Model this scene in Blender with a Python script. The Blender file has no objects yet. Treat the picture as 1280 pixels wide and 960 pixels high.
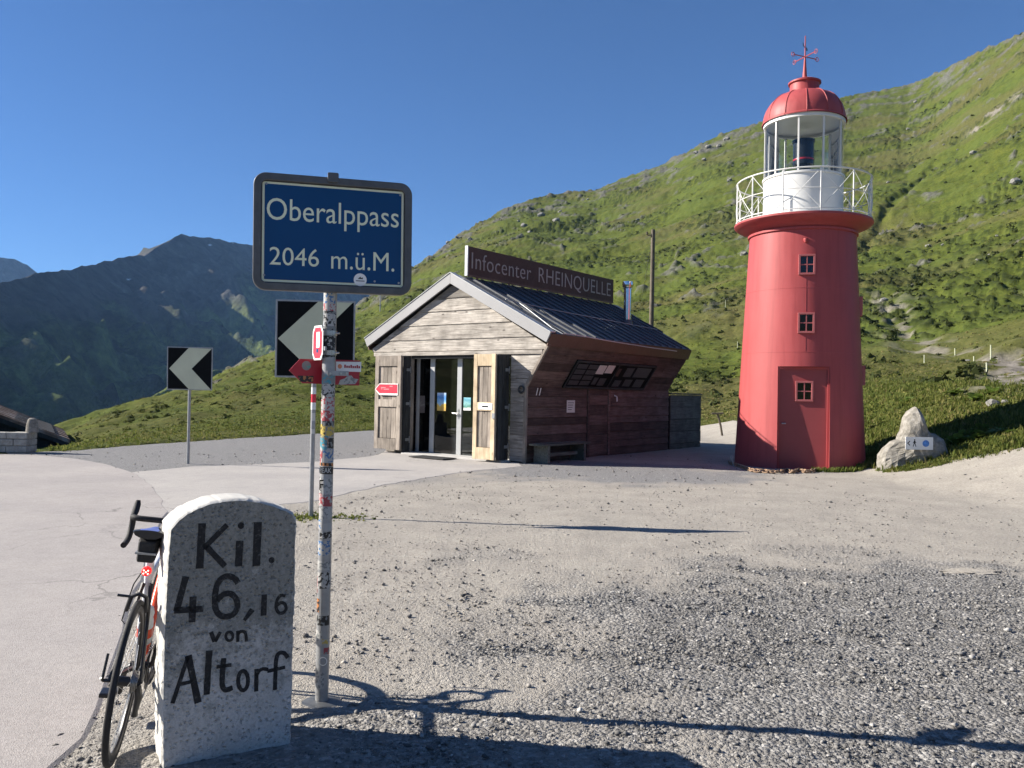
import bpy, bmesh, math, random
import numpy as np
from mathutils import Matrix, Vector
R = math.radians
rnd = random.Random(11)
nr = np.random.default_rng(7)
scene = bpy.context.scene
COL = scene.collection

# ------------------------------------------------------------------ camera, sky, sun, exposure
FPX, RHO, PIT, EYE = 1035.0, 0.0195, 0.0100, 1.6          # focal length in photo pixels, roll, pitch, eye height
SUN_EL, SUN_AZ = R(29), R(-83.5)                            # azimuth clockwise from +Y
cam_d = bpy.data.cameras.new('camera'); cam = bpy.data.objects.new('camera', cam_d); COL.objects.link(cam)
cam_d.sensor_width = 36; cam_d.lens = FPX / 1280 * 36; cam_d.clip_start = 0.05; cam_d.clip_end = 30000
cam.location = (0, 0, EYE)
cam.matrix_world = Matrix.Translation((0, 0, EYE)) @ Matrix.Rotation(R(90) + PIT, 4, 'X') @ Matrix.Rotation(RHO, 4, 'Z')
scene.camera = cam
world = bpy.data.worlds.new('World'); scene.world = world; world.use_nodes = True
wn = world.node_tree; wn.nodes.clear()
wo = wn.nodes.new('ShaderNodeOutputWorld'); wb = wn.nodes.new('ShaderNodeBackground'); sk = wn.nodes.new('ShaderNodeTexSky')
sk.sky_type = 'NISHITA'; sk.sun_disc = False; sk.sun_elevation = SUN_EL; sk.sun_rotation = SUN_AZ % (2 * math.pi)
sk.altitude = 2000; sk.air_density = 1.0; sk.dust_density = 0.0; sk.ozone_density = 10.0
wb.inputs['Strength'].default_value = 0.05
wn.links.new(sk.outputs[0], wb.inputs[0]); wn.links.new(wb.outputs[0], wo.inputs[0])
sd = bpy.data.lights.new('sun', 'SUN'); sd.energy = 5.0; sd.angle = R(0.53); sd.color = (1.0, 0.93, 0.83)
sun = bpy.data.objects.new('sun', sd); COL.objects.link(sun)
SV = Vector((math.sin(SUN_AZ) * math.cos(SUN_EL), math.cos(SUN_AZ) * math.cos(SUN_EL), math.sin(SUN_EL)))
sun.rotation_euler = SV.to_track_quat('Z', 'Y').to_euler(); sun.location = (-30, 5, 30)
scene.view_settings.view_transform = 'Standard'; scene.view_settings.look = 'None'
scene.view_settings.exposure = 1.32; scene.view_settings.gamma = 1.0
scene.render.engine = 'CYCLES'
scene.cycles.use_denoising = True
scene.cycles.max_bounces = 8; scene.cycles.transparent_max_bounces = 16; scene.cycles.volume_bounces = 0
scene.cycles.sample_clamp_indirect = 8

# ------------------------------------------------------------------ pixel <-> place
def ray(px, py):
    u = (px - 640) / FPX; v = (480 - py) / FPX
    c, s = math.cos(RHO), math.sin(RHO); a = u * c - v * s; b = u * s + v * c
    cp, sp = math.cos(PIT), math.sin(PIT)
    return Vector((a, cp - b * sp, sp + b * cp))
def gnd(px, py, z=0.0):
    r = ray(px, py); t = (z - EYE) / r.z; return Vector((r.x * t, r.y * t, z))
def atY(px, py, Y):
    r = ray(px, py); t = Y / r.y; return Vector((r.x * t, Y, EYE + r.z * t))
def az_of(px): r = ray(px, 490); return math.atan2(r.x, r.y)

# ------------------------------------------------------------------ numpy noise
def _h(ix, iy, seed):
    n = (ix.astype(np.int64) * 374761393 + iy.astype(np.int64) * 668265263 + seed * 974634777) & 0xffffffff
    n = ((n ^ (n >> 13)) * 1274126177) & 0xffffffff
    return (n ^ (n >> 16)) & 0xffffffff
def gn(x, y, seed=0):
    x = np.asarray(x, float); y = np.asarray(y, float)
    ix = np.floor(x); iy = np.floor(y); fx = x - ix; fy = y - iy
    def g(dx, dy):
        a = _h(ix + dx, iy + dy, seed) * (2 * math.pi / 4294967296.0)
        return np.cos(a) * (fx - dx) + np.sin(a) * (fy - dy)
    u = fx ** 3 * (fx * (fx * 6 - 15) + 10); v = fy ** 3 * (fy * (fy * 6 - 15) + 10)
    a = g(0, 0); b = g(1, 0); c = g(0, 1); d = g(1, 1)
    return ((a + (b - a) * u) * (1 - v) + (c + (d - c) * u) * v) * 1.5
def fbm(x, y, o=4, seed=0):
    t = 0; a = 1.0; f = 1.0
    for k in range(o):
        t = t + a * gn(x * f, y * f, seed + k * 17); a *= 0.5; f *= 2.03
    return t
def ridged(x, y, o=4, seed=0):
    t = 0; a = 1.0; f = 1.0
    for k in range(o):
        t = t + a * (1 - 2 * np.abs(gn(x * f, y * f, seed + k * 17))); a *= 0.5; f *= 2.03
    return t
def sst(a, b, x):
    t = np.clip((np.asarray(x, float) - a) / (b - a), 0, 1); return t * t * (3 - 2 * t)

# ------------------------------------------------------------------ materials
def new_mat(name):
    m = bpy.data.materials.new(name); m.use_nodes = True
    nt = m.node_tree; return m, nt, nt.nodes['Principled BSDF']
def nd(nt, t, **kw):
    n = nt.nodes.new(t)
    for k, v in kw.items():
        if k in n.inputs: n.inputs[k].default_value = v
        else: setattr(n, k, v)
    return n
def ramp(nt, src, stops):
    r = nt.nodes.new('ShaderNodeValToRGB'); e = r.color_ramp.elements
    while len(e) < len(stops): e.new(0.5)
    for el, (p, c) in zip(e, stops):
        el.position = p; el.color = (*c, 1) if len(c) == 3 else c
    nt.links.new(src, r.inputs[0]); return r
def mixc(nt, f, a, b, mode='MIX'):
    n = nt.nodes.new('ShaderNodeMix'); n.data_type = 'RGBA'; n.blend_type = mode
    for sock, val in ((n.inputs[0], f), (n.inputs[6], a), (n.inputs[7], b)):
        if hasattr(val, 'is_output'): nt.links.new(val, sock)
        elif isinstance(val, (int, float)): sock.default_value = val
        else: sock.default_value = (*val, 1)
    return n.outputs[2]
def mth(nt, op, a, b=0.0):
    n = nt.nodes.new('ShaderNodeMath'); n.operation = op
    for s, v in zip(n.inputs, (a, b)):
        if hasattr(v, 'is_output'): nt.links.new(v, s)
        else: s.default_value = v
    return n.outputs[0]
def mapped(nt, scale=(1, 1, 1), coord='Object'):
    tc = nt.nodes.new('ShaderNodeTexCoord'); mp = nt.nodes.new('ShaderNodeMapping')
    mp.inputs['Scale'].default_value = scale; nt.links.new(tc.outputs[coord], mp.inputs[0]); return mp.outputs[0]
def noise(nt, vec, scale, detail=4, rough=0.55):
    n = nt.nodes.new('ShaderNodeTexNoise'); n.inputs['Scale'].default_value = scale
    n.inputs['Detail'].default_value = detail; n.inputs['Roughness'].default_value = rough
    nt.links.new(vec, n.inputs['Vector']); return n.outputs['Fac']
def bump(nt, bs, h, strength=0.3, dist=0.01):
    b = nt.nodes.new('ShaderNodeBump'); b.inputs['Strength'].default_value = strength; b.inputs['Distance'].default_value = dist
    nt.links.new(h, b.inputs['Height']); nt.links.new(b.outputs[0], bs.inputs['Normal'])
def plain(name, col, rough=0.5, metal=0.0, var=0.12, scale=12, bmp=0.08, dirt=None, spec=None):
    """painted / metal / plastic surface with slight mottling and wear"""
    m, nt, bs = new_mat(name); v = mapped(nt)
    n1 = noise(nt, v, scale, 5); n2 = noise(nt, v, scale * 6, 3)
    lo = tuple(c * (1 - var) for c in col); hi = tuple(min(1, c * (1 + var)) for c in col)
    c = ramp(nt, n1, [(0.3, lo), (0.7, hi)]).outputs[0]
    if dirt:
        dm = ramp(nt, noise(nt, v, scale * 0.35, 6, 0.65), [(0.52, (0, 0, 0)), (0.72, (1, 1, 1))]).outputs[0]
        c = mixc(nt, mth(nt, 'MULTIPLY', dm, dirt[1]), c, dirt[0])
    nt.links.new(c, bs.inputs['Base Color'])
    rr = ramp(nt, n2, [(0.2, (rough * 0.8,) * 3), (0.8, (min(1, rough * 1.2),) * 3)])
    nt.links.new(rr.outputs[0], bs.inputs['Roughness']); bs.inputs['Metallic'].default_value = metal
    if spec is not None: bs.inputs['Specular IOR Level'].default_value = spec
    if bmp: bump(nt, bs, n2, bmp, 0.004)
    return m
def wood(name, c_lo, c_hi, axis=0, rough=0.85, knots=True, rand=0.35):
    """weathered board: grain stretched along an axis, every board its own tone"""
    m, nt, bs = new_mat(name); sc = [14, 14, 14]; sc[axis] = 0.9
    tc = nt.nodes.new('ShaderNodeTexCoord'); oi = nt.nodes.new('ShaderNodeObjectInfo')
    mp = nt.nodes.new('ShaderNodeMapping'); mp.inputs['Scale'].default_value = sc
    off = nt.nodes.new('ShaderNodeVectorMath'); off.operation = 'SCALE'; off.inputs[0].default_value = (31, 17, 47)
    nt.links.new(oi.outputs['Random'], off.inputs['Scale'])
    add = nt.nodes.new('ShaderNodeVectorMath'); add.operation = 'ADD'
    nt.links.new(tc.outputs['Object'], add.inputs[0]); nt.links.new(off.outputs[0], add.inputs[1]); nt.links.new(add.outputs[0], mp.inputs[0])
    g = noise(nt, mp.outputs[0], 2.2, 8, 0.7); blot = noise(nt, add.outputs[0], 2.4, 5, 0.6)
    c = ramp(nt, g, [(0.25, c_lo), (0.5, tuple((a + b) / 2 for a, b in zip(c_lo, c_hi))), (0.72, c_hi)]).outputs[0]
    st = ramp(nt, blot, [(0.35, (0.62,) * 3), (0.6, (1.08,) * 3)]).outputs[0]
    c = mixc(nt, 0.8, c, st, 'MULTIPLY')
    tone = ramp(nt, oi.outputs['Random'], [(0, (1 - rand,) * 3), (1, (1 + rand * 0.4,) * 3)]).outputs[0]
    c = mixc(nt, 1.0, c, tone, 'MULTIPLY')
    if knots:
        vo = nt.nodes.new('ShaderNodeTexVoronoi'); vo.inputs['Scale'].default_value = 1.0
        mk = nt.nodes.new('ShaderNodeMapping'); k = [5, 5, 5]; k[axis] = 2.2; mk.inputs['Scale'].default_value = k
        nt.links.new(add.outputs[0], mk.inputs[0]); nt.links.new(mk.outputs[0], vo.inputs['Vector'])
        km = ramp(nt, vo.outputs['Distance'], [(0.05, (1, 1, 1)), (0.13, (0, 0, 0))]).outputs[0]
        c = mixc(nt, mth(nt, 'MULTIPLY', km, 0.75), c, tuple(q * 0.35 for q in c_lo))
    nt.links.new(c, bs.inputs['Base Color']); bs.inputs['Roughness'].default_value = rough; bs.inputs['Specular IOR Level'].default_value = 0.25
    bump(nt, bs, g, 0.5, 0.006); return m
def glass(name, tint=(0.9, 0.93, 0.93), refl=1.0):
    m = bpy.data.materials.new(name); m.use_nodes = True; nt = m.node_tree; nt.nodes.clear()
    o = nt.nodes.new('ShaderNodeOutputMaterial'); mx = nt.nodes.new('ShaderNodeMixShader'); fr = nt.nodes.new('ShaderNodeFresnel')
    tr = nt.nodes.new('ShaderNodeBsdfTransparent'); gl = nt.nodes.new('ShaderNodeBsdfGlossy'); gl.inputs['Roughness'].default_value = 0.01
    tr.inputs[0].default_value = (*tint, 1); fr.inputs['IOR'].default_value = 1.5
    nt.links.new(mth(nt, 'MULTIPLY', fr.outputs[0], refl), mx.inputs[0]); nt.links.new(tr.outputs[0], mx.inputs[1]); nt.links.new(gl.outputs[0], mx.inputs[2]); nt.links.new(mx.outputs[0], o.inputs[0])
    return m

M = {}
M['galv'] = plain('galvanised_steel', (0.34, 0.35, 0.36), 0.45, 0.6, 0.15, 20)
M['frame_grey'] = plain('sign_frame_grey', (0.10, 0.105, 0.11), 0.5, 0.3, 0.2, 14)
M['sign_blue'] = plain('sign_blue', (0.002, 0.054, 0.165), 0.42, 0, 0.06, 2, 0.0, None, 0.3)
M['sign_white'] = plain('retroreflective_white', (0.74, 0.78, 0.58), 0.4, 0, 0.05, 6, 0.02)
M['white'] = plain('white_paint', (0.80, 0.80, 0.78), 0.45, 0, 0.05, 5, 0.04, ((0.5, 0.47, 0.42), 0.25))
M['black'] = plain('black_sheet', (0.006, 0.007, 0.008), 0.7, 0, 0.2, 8, 0.02, None, 0.1)
M['chev_white'] = plain('chevron_sheeting', (0.56, 0.58, 0.42), 0.45, 0, 0.06, 4, 0.02, ((0.35, 0.35, 0.28), 0.3))
M['red_sign'] = plain('red_sign_paint', (0.36, 0.015, 0.03), 0.4, 0, 0.12, 5, 0.03)
M['red_bright'] = plain('bright_red_sheet', (0.68, 0.03, 0.06), 0.4, 0, 0.08, 5, 0.02)
m, nt, bs = new_mat('lighthouse_red_paint'); M['lh_red'] = m
v = mapped(nt); vs_ = mapped(nt, (5.0, 5.0, 0.22)); n1 = noise(nt, v, 1.6, 5); n2 = noise(nt, vs_, 1.6, 6, 0.65)
c = ramp(nt, n1, [(0.3, (0.345, 0.064, 0.066)), (0.7, (0.375, 0.072, 0.074))]).outputs[0]
c = mixc(nt, 0.55, c, ramp(nt, n2, [(0.30, (0.70, 0.66, 0.64)), (0.5, (1.0, 1.0, 1.0)), (0.75, (1.06, 1.10, 1.10))]).outputs[0], 'MULTIPLY')
nt.links.new(c, bs.inputs['Base Color']); bs.inputs['Specular IOR Level'].default_value = 0.3
nt.links.new(ramp(nt, n2, [(0.2, (0.42,) * 3), (0.8, (0.62,) * 3)]).outputs[0], bs.inputs['Roughness']); bump(nt, bs, n1, 0.06, 0.02)
M['lh_dark'] = plain('lighthouse_door_red', (0.26, 0.045, 0.048), 0.5, 0, 0.06, 2, 0.03)
M['lh_white'] = plain('lighthouse_white_paint', (0.66, 0.66, 0.64), 0.45, 0, 0.04, 2.5, 0.02, ((0.62, 0.58, 0.52), 0.35))
M['lens'] = plain('dark_lens_metal', (0.03, 0.035, 0.04), 0.25, 0.5, 0.2, 8)
M['glass'] = glass('lantern_glass')
M['glass_dark'] = glass('window_glass', (0.55, 0.58, 0.58), 1.3)
M['pane_dark'] = plain('dark_window_pane', (0.008, 0.008, 0.009), 0.12, 0, 0.1, 4, 0)
M['alu'] = plain('aluminium_frame', (0.45, 0.46, 0.46), 0.4, 0.4, 0.06, 6)
M['trim'] = plain('grey_painted_bargeboard', (0.29, 0.29, 0.295), 0.55, 0.1, 0.06, 2, 0.03, ((0.3, 0.29, 0.27), 0.3))
M['fascia'] = plain('brown_metal_fascia', (0.115, 0.07, 0.055), 0.5, 0.2, 0.12, 2)
M['roofing'] = plain('dark_standing_seam_metal', (0.085, 0.09, 0.10), 0.45, 0.3, 0.15, 1.5, 0.02)
M['board_brown'] = plain('brown_sign_board', (0.060, 0.028, 0.022), 0.6, 0, 0.15, 2, 0.03)
M['letter_grey'] = plain('letter_grey', (0.36, 0.33, 0.31), 0.5, 0, 0.05, 4, 0)
M['wood_pale'] = wood('sunbleached_boards', (0.13, 0.11, 0.095), (0.62, 0.575, 0.51), 0, rand=0.45)
M['wood_palev'] = wood('bleached_vertical_boards', (0.16, 0.13, 0.11), (0.50, 0.44, 0.37), 2)
M['wood_new'] = wood('fresh_timber', (0.48, 0.36, 0.22), (0.80, 0.66, 0.47), 2, rand=0.12)
M['wood_brown'] = wood('brown_larch_boards', (0.055, 0.036, 0.031), (0.205, 0.142, 0.122), 1, rand=0.5)
M['wood_grey'] = wood('grey_weathered_boards', (0.07, 0.075, 0.06), (0.22, 0.22, 0.19), 1)
M['wood_dark'] = wood('dark_stained_boards', (0.02, 0.022, 0.024), (0.07, 0.072, 0.072), 2)
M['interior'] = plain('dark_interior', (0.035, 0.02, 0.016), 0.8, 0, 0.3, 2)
M['steel'] = plain('polished_steel_flue', (0.62, 0.62, 0.63), 0.12, 1.0, 0.05, 5, 0.05)
M['concrete'] = plain('concrete_sill', (0.42, 0.41, 0.39), 0.9, 0, 0.15, 6, 0.2)
M['rubber'] = plain('black_rubber', (0.014, 0.014, 0.015), 0.75, 0, 0.25, 30)
M['plastic'] = plain('black_plastic', (0.014, 0.014, 0.016), 0.4, 0, 0.2, 20)
M['bike_white'] = plain('white_frame_paint', (0.75, 0.76, 0.80), 0.2, 0, 0.03, 8, 0)
M['bike_orange'] = plain('orange_red_paint', (0.75, 0.09, 0.035), 0.25, 0, 0.03, 8, 0)
M['bike_blue'] = plain('blue_saddle_top', (0.12, 0.16, 0.42), 0.45, 0, 0.05, 8, 0)
M['chrome'] = plain('worn_alloy', (0.5, 0.5, 0.5), 0.3, 0.9, 0.15, 30)
M['rust'] = plain('rusty_iron', (0.30, 0.20, 0.13), 0.85, 0.2, 0.4, 30, 0.4)
M['pole_wood'] = wood('old_pole_wood', (0.06, 0.05, 0.04), (0.20, 0.17, 0.13), 2)
M['paper'] = plain('paper_notice', (0.62, 0.61, 0.57), 0.8, 0, 0.06, 10, 0)
m, nt, bs = new_mat('red_tail_light'); bs.inputs['Base Color'].default_value = (0.7, 0.01, 0.01, 1); bs.inputs['Emission Color'].default_value = (1, 0.02, 0.02, 1); bs.inputs['Emission Strength'].default_value = 0.35; M['taillight'] = m
m, nt, bs = new_mat('lit_diode'); bs.inputs['Emission Color'].default_value = (1, 0.25, 0.2, 1); bs.inputs['Emission Strength'].default_value = 3; M['diode'] = m

# ------------------------------------------------------------------ mesh builder
class MB:
    def __init__(s): s.v = []; s.f = []
    def add(s, vs, fs):
        o = len(s.v); s.v += [tuple(p) for p in vs]; s.f += [tuple(i + o for i in f) for f in fs]; return s
    def hexa(s, p):   # p: 4 bottom ccw then 4 top
        return s.add(p, [(3, 2, 1, 0), (4, 5, 6, 7), (0, 1, 5, 4), (1, 2, 6, 5), (2, 3, 7, 6), (3, 0, 4, 7)])
    def box(s, x0, x1, y0, y1, z0, z1):
        return s.hexa([(x0, y0, z0), (x1, y0, z0), (x1, y1, z0), (x0, y1, z0), (x0, y0, z1), (x1, y0, z1), (x1, y1, z1), (x0, y1, z1)])
    def tube(s, path, r, n=8, closed=False, cap=True):
        P = [Vector(p) for p in path]; m = len(P); rs = r if isinstance(r, (list, tuple)) else [r] * m
        o = len(s.v); up = None
        for i in range(m):
            if closed: t = (P[(i + 1) % m] - P[i - 1])
            else: t = P[min(i + 1, m - 1)] - P[max(i - 1, 0)]
            t.normalize()
            if up is None:
                up = Vector((0, 0, 1)) if abs(t.z) < 0.9 else Vector((1, 0, 0))
            a = t.cross(up).normalized(); b = a.cross(t).normalized(); up = b
            for k in range(n):
                q = 2 * math.pi * k / n
                s.v.append(tuple(P[i] + a * (rs[i] * math.cos(q)) + b * (rs[i] * math.sin(q))))
        for i in range(m if closed else m - 1):
            j = (i + 1) % m
            for k in range(n):
                l = (k + 1) % n; s.f.append((o + i * n + k, o + i * n + l, o + j * n + l, o + j * n + k))
        if cap and not closed:
            s.f.append(tuple(o + k for k in reversed(range(n)))); s.f.append(tuple(o + (m - 1) * n + k for k in range(n)))
        return s
    def lathe(s, prof, n=48, a0=0.0, a1=2 * math.pi, c=(0, 0, 0)):
        full = abs(a1 - a0 - 2 * math.pi) < 1e-6; o = len(s.v); m = len(prof); cols = n if full else n + 1
        for k in range(cols):
            a = a0 + (a1 - a0) * k / n
            for (r, z) in prof: s.v.append((c[0] + r * math.cos(a), c[1] + r * math.sin(a), c[2] + z))
        for k in range(n):
            l = (k + 1) % cols
            for i in range(m - 1): s.f.append((o + k * m + i, o + l * m + i, o + l * m + i + 1, o + k * m + i + 1))
        return s
    def prism(s, poly, org, ex, ey, ez, d0, d1):
        """poly in (ex, ey) plane at org, extruded along ez from d0 to d1"""
        org, ex, ey, ez = Vector(org), Vector(ex), Vector(ey), Vector(ez); n = len(poly)
        vs = [org + ex * p[0] + ey * p[1] + ez * d0 for p in poly] + [org + ex * p[0] + ey * p[1] + ez * d1 for p in poly]
        fs = [tuple(reversed(range(n))), tuple(range(n, 2 * n))] + [(i, (i + 1) % n, n + (i + 1) % n, n + i) for i in range(n)]
        return s.add(vs, fs)
    def build(s, name, mat, parent=None, smooth=False, bevel=0, kind=None, fix=True):
        me = bpy.data.meshes.new(name); me.from_pydata(s.v, [], s.f)
        if fix:
            bm = bmesh.new(); bm.from_mesh(me); bmesh.ops.recalc_face_normals(bm, faces=bm.faces); bm.to_mesh(me); bm.free()
        return link(name, me, mat, parent, smooth, bevel, kind)
def link(name, me, mat, parent=None, smooth=False, bevel=0, kind=None):
    o = bpy.data.objects.new(name, me); COL.objects.link(o)
    if mat is not None: me.materials.append(M[mat] if isinstance(mat, str) else mat)
    if smooth:
        me.polygons.foreach_set('use_smooth', [True] * len(me.polygons))
        if smooth != 'all': me.set_sharp_from_angle(angle=R(38))
    if bevel:
        b = o.modifiers.new('bevel', 'BEVEL'); b.width = bevel; b.segments = 2; b.limit_method = 'ANGLE'
    if parent is not None: o.parent = parent
    if kind: o['kind'] = kind
    return o
def empty(name, label, cat, loc, rz=0.0, group=None):
    o = bpy.data.objects.new(name, None); COL.objects.link(o); o.location = loc; o.rotation_euler = (0, 0, rz)
    o.empty_display_size = 0.1
    return tag(o, label, cat, group)
def tag(o, label, cat, group=None):
    o['label'] = label; o['category'] = cat
    if group: o['group'] = group
    return o
def text_mesh(txt, size, xs=1.0, ext=0.001, off=0.0, spacing=1.0, align='CENTER'):
    c = bpy.data.curves.new('text', 'FONT'); c.body = txt; c.size = size; c.extrude = ext; c.offset = off; c.space_character = spacing
    c.align_x = align; c.align_y = 'CENTER'; c.resolution_u = 4
    o = bpy.data.objects.new('text', c); COL.objects.link(o); bpy.context.view_layer.update()
    me = bpy.data.meshes.new_from_object(o.evaluated_get(bpy.context.evaluated_depsgraph_get()))
    bpy.data.objects.remove(o); bpy.data.curves.remove(c)
    me.transform(Matrix.Diagonal((xs, 1, 1, 1))); return me
def frame_m(org, ex, ey):
    ex = Vector(ex).normalized(); ey = Vector(ey).normalized(); ez = ex.cross(ey)
    m = Matrix((ex, ey, ez)).transposed().to_4x4(); m.translation = Vector(org); return m
def rounded(w, h, r, n=6):
    pts = []
    for cx, cy, a0 in ((w / 2 - r, h / 2 - r, 0), (-w / 2 + r, h / 2 - r, 90), (-w / 2 + r, -h / 2 + r, 180), (w / 2 - r, -h / 2 + r, 270)):
        for k in range(n + 1):
            a = R(a0 + 90 * k / n); pts.append((cx + r * math.cos(a), cy + r * math.sin(a)))
    return pts
def np_mesh(name, V, Fq, mat, attr=None, smooth=True, kind=None, parent=None):
    me = bpy.data.meshes.new(name); V = np.asarray(V, np.float32); Fq = np.asarray(Fq, np.int32); k = Fq.shape[1]
    me.vertices.add(len(V)); me.vertices.foreach_set('co', V.ravel())
    me.loops.add(Fq.size); me.loops.foreach_set('vertex_index', Fq.ravel())
    me.polygons.add(len(Fq)); me.polygons.foreach_set('loop_start', np.arange(0, Fq.size, k, dtype=np.int32))
    me.update(calc_edges=True); me.validate()
    if smooth: me.polygons.foreach_set('use_smooth', np.ones(len(Fq), bool))
    if attr is not None:
        a = me.color_attributes.new('mask', 'FLOAT_COLOR', 'POINT'); a.data.foreach_set('color', np.asarray(attr, np.float32).ravel())
    o = bpy.data.objects.new(name, me); COL.objects.link(o); me.materials.append(M[mat] if isinstance(mat, str) else mat)
    if kind: o['kind'] = kind
    if parent is not None: o.parent = parent
    return o
def grid_faces(nr_, nc, wrap=False):
    i, j = np.meshgrid(np.arange(nr_ - 1), np.arange(nc if wrap else nc - 1), indexing='ij'); j2 = (j + 1) % nc
    return np.stack([i * nc + j, i * nc + j2, (i + 1) * nc + j2, (i + 1) * nc + j], -1).reshape(-1, 4)


# ------------------------------------------------------------------ terrain: lot, hillside, far mountains
def zg(x, y):
    u = np.clip(np.asarray(x, float) - 7.2, 0, 6.0); return 0.34 * u * u / (u + 1.5) * sst(8, 15, y)
def lot_hit(px, py):
    """where the sight line meets the lot, which climbs to the right"""
    d = ray(px, py); t = np.linspace(1.5, 60, 6000); z = EYE + d.z * t; k = int(np.argmax(zg(d.x * t, d.y * t) >= z)); return Vector((d.x * t[k], d.y * t[k], float(zg(d.x * t[k], d.y * t[k]))))
AZ = lambda pxs: np.array([az_of(p) for p in pxs])
# where the gravel lot ends (metres from the eye) by bearing
LOT_PX = [-2600, -900, -300, 0, 100, 200, 330, 465, 600, 800, 917, 1000, 1070, 1090, 1110, 1140, 1180, 1230, 1280, 1500, 3500]
LOT_R = [22, 22, 21, 22, 22.6, 25, 28, 33, 37, 41, 38, 27, 22.4, 21.3] + [math.hypot(*lot_hit(*p)[:2]) for p in ((1110, 586), (1140, 584), (1180, 576), (1230, 566), (1280, 557))] + [17, 20]
_la = AZ(LOT_PX)
def lot_r(a): return np.interp(a, _la, LOT_R, left=24, right=24)
# skyline of the near hill: photo pixel and ridge distance
SKY = [(-900, 640, 300), (-300, 610, 260), (0, 590, 200), (70, 566, 150), (100, 553, 130), (150, 531, 150), (200, 508, 185), (260, 482, 220), (330, 448, 260),
       (400, 413, 300), (460, 374, 335), (500, 345, 370), (540, 318, 420), (580, 287, 470), (620, 263, 510), (655, 250, 530), (690, 244, 545), (740, 236, 550),
       (790, 217, 560), (830, 203, 560), (870, 181, 560), (910, 165, 565), (955, 150, 570), (1010, 133, 590), (1060, 119, 620), (1130, 106, 625), (1165, 93, 610),
       (1220, 66, 570), (1280, 38, 530), (1400, 0, 470), (1700, -60, 430), (2600, -60, 380)]
_sa = AZ([p[0] for p in SKY]); _sr = np.array([p[2] for p in SKY], float)
_sh = np.array([EYE + p[2] * ray(p[0], p[1]).z / math.hypot(ray(p[0], p[1]).x, ray(p[0], p[1]).y) for p in SKY])
_pw = np.interp(_sa, AZ([-300, 100, 330, 560, 800, 1280]), [1.0, 1.0, 1.15, 1.4, 1.5, 1.5])
def hill_base(a, r):
    """large shape only; a = bearing, r = distance"""
    hR = np.interp(a, _sa, _sh, left=12, right=35); RR = np.interp(a, _sa, _sr, left=300, right=300); p = np.interp(a, _sa, _pw, left=1.2, right=1.2)
    r0 = lot_r(a); t = (r - r0) / (RR - r0); tc = np.clip(t, 0, 1)
    z = hR * tc ** p
    over = np.clip(r - RR, 0, None)
    z = z + over * 0.05 - 0.0022 * over ** 2 * (over < 120) - (over >= 120) * (31.68 + (over - 120) * 0.5)
    x = r * np.sin(a); y = r * np.cos(a)
    near = zg(x, y) * (1 - sst(26, 60, r))
    z = np.maximum(z, -330)
    lip = np.where(r < r0 + 1.2, -0.30 + 0.36 * sst(-1.6, 0.35, r - r0), 0.06)
    return z + near + lip
def hill_hit(px, py, rmin=24.0, rmax=700.0):
    d = ray(px, py); h = math.hypot(d.x, d.y); a = math.atan2(d.x, d.y)
    rs = np.linspace(rmin, rmax, 4000); zz = hill_base(np.full_like(rs, a), rs); zr = EYE + rs * d.z / h
    k = np.argmax(zz >= zr) if np.any(zz >= zr) else len(rs) - 1
    r = rs[k]; return np.array([r * math.sin(a), r * math.cos(a), zz[k]])
def poly_dist(x, y, pts):
    best = np.full(x.shape, 1e9)
    for (ax, ay), (bx, by) in zip(pts[:-1], pts[1:]):
        dx, dy = bx - ax, by - ay; t = np.clip(((x - ax) * dx + (y - ay) * dy) / (dx * dx + dy * dy + 1e-9), 0, 1)
        best = np.minimum(best, np.hypot(x - ax - t * dx, y - ay - t * dy))
    return best
GULLY = [hill_hit(*p)[:2] for p in ((1167, 203), (1150, 226), (1135, 246), (1112, 268), (1090, 292), (1075, 318))]
STREAM = [hill_hit(*p)[:2] for p in ((1100, 372), (1120, 392), (1130, 408), (1160, 425), (1200, 430), (1240, 434), (1268, 428), (1300, 420))]
TRACK = [hill_hit(*p)[:2] for p in ((1258, 430), (1270, 438), (1278, 452), (1286, 470), (1300, 488))]
SCREE = [hill_hit(*p)[:2] for p in ((1300, 108), (1268, 120), (1240, 140), (1222, 155))]

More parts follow.
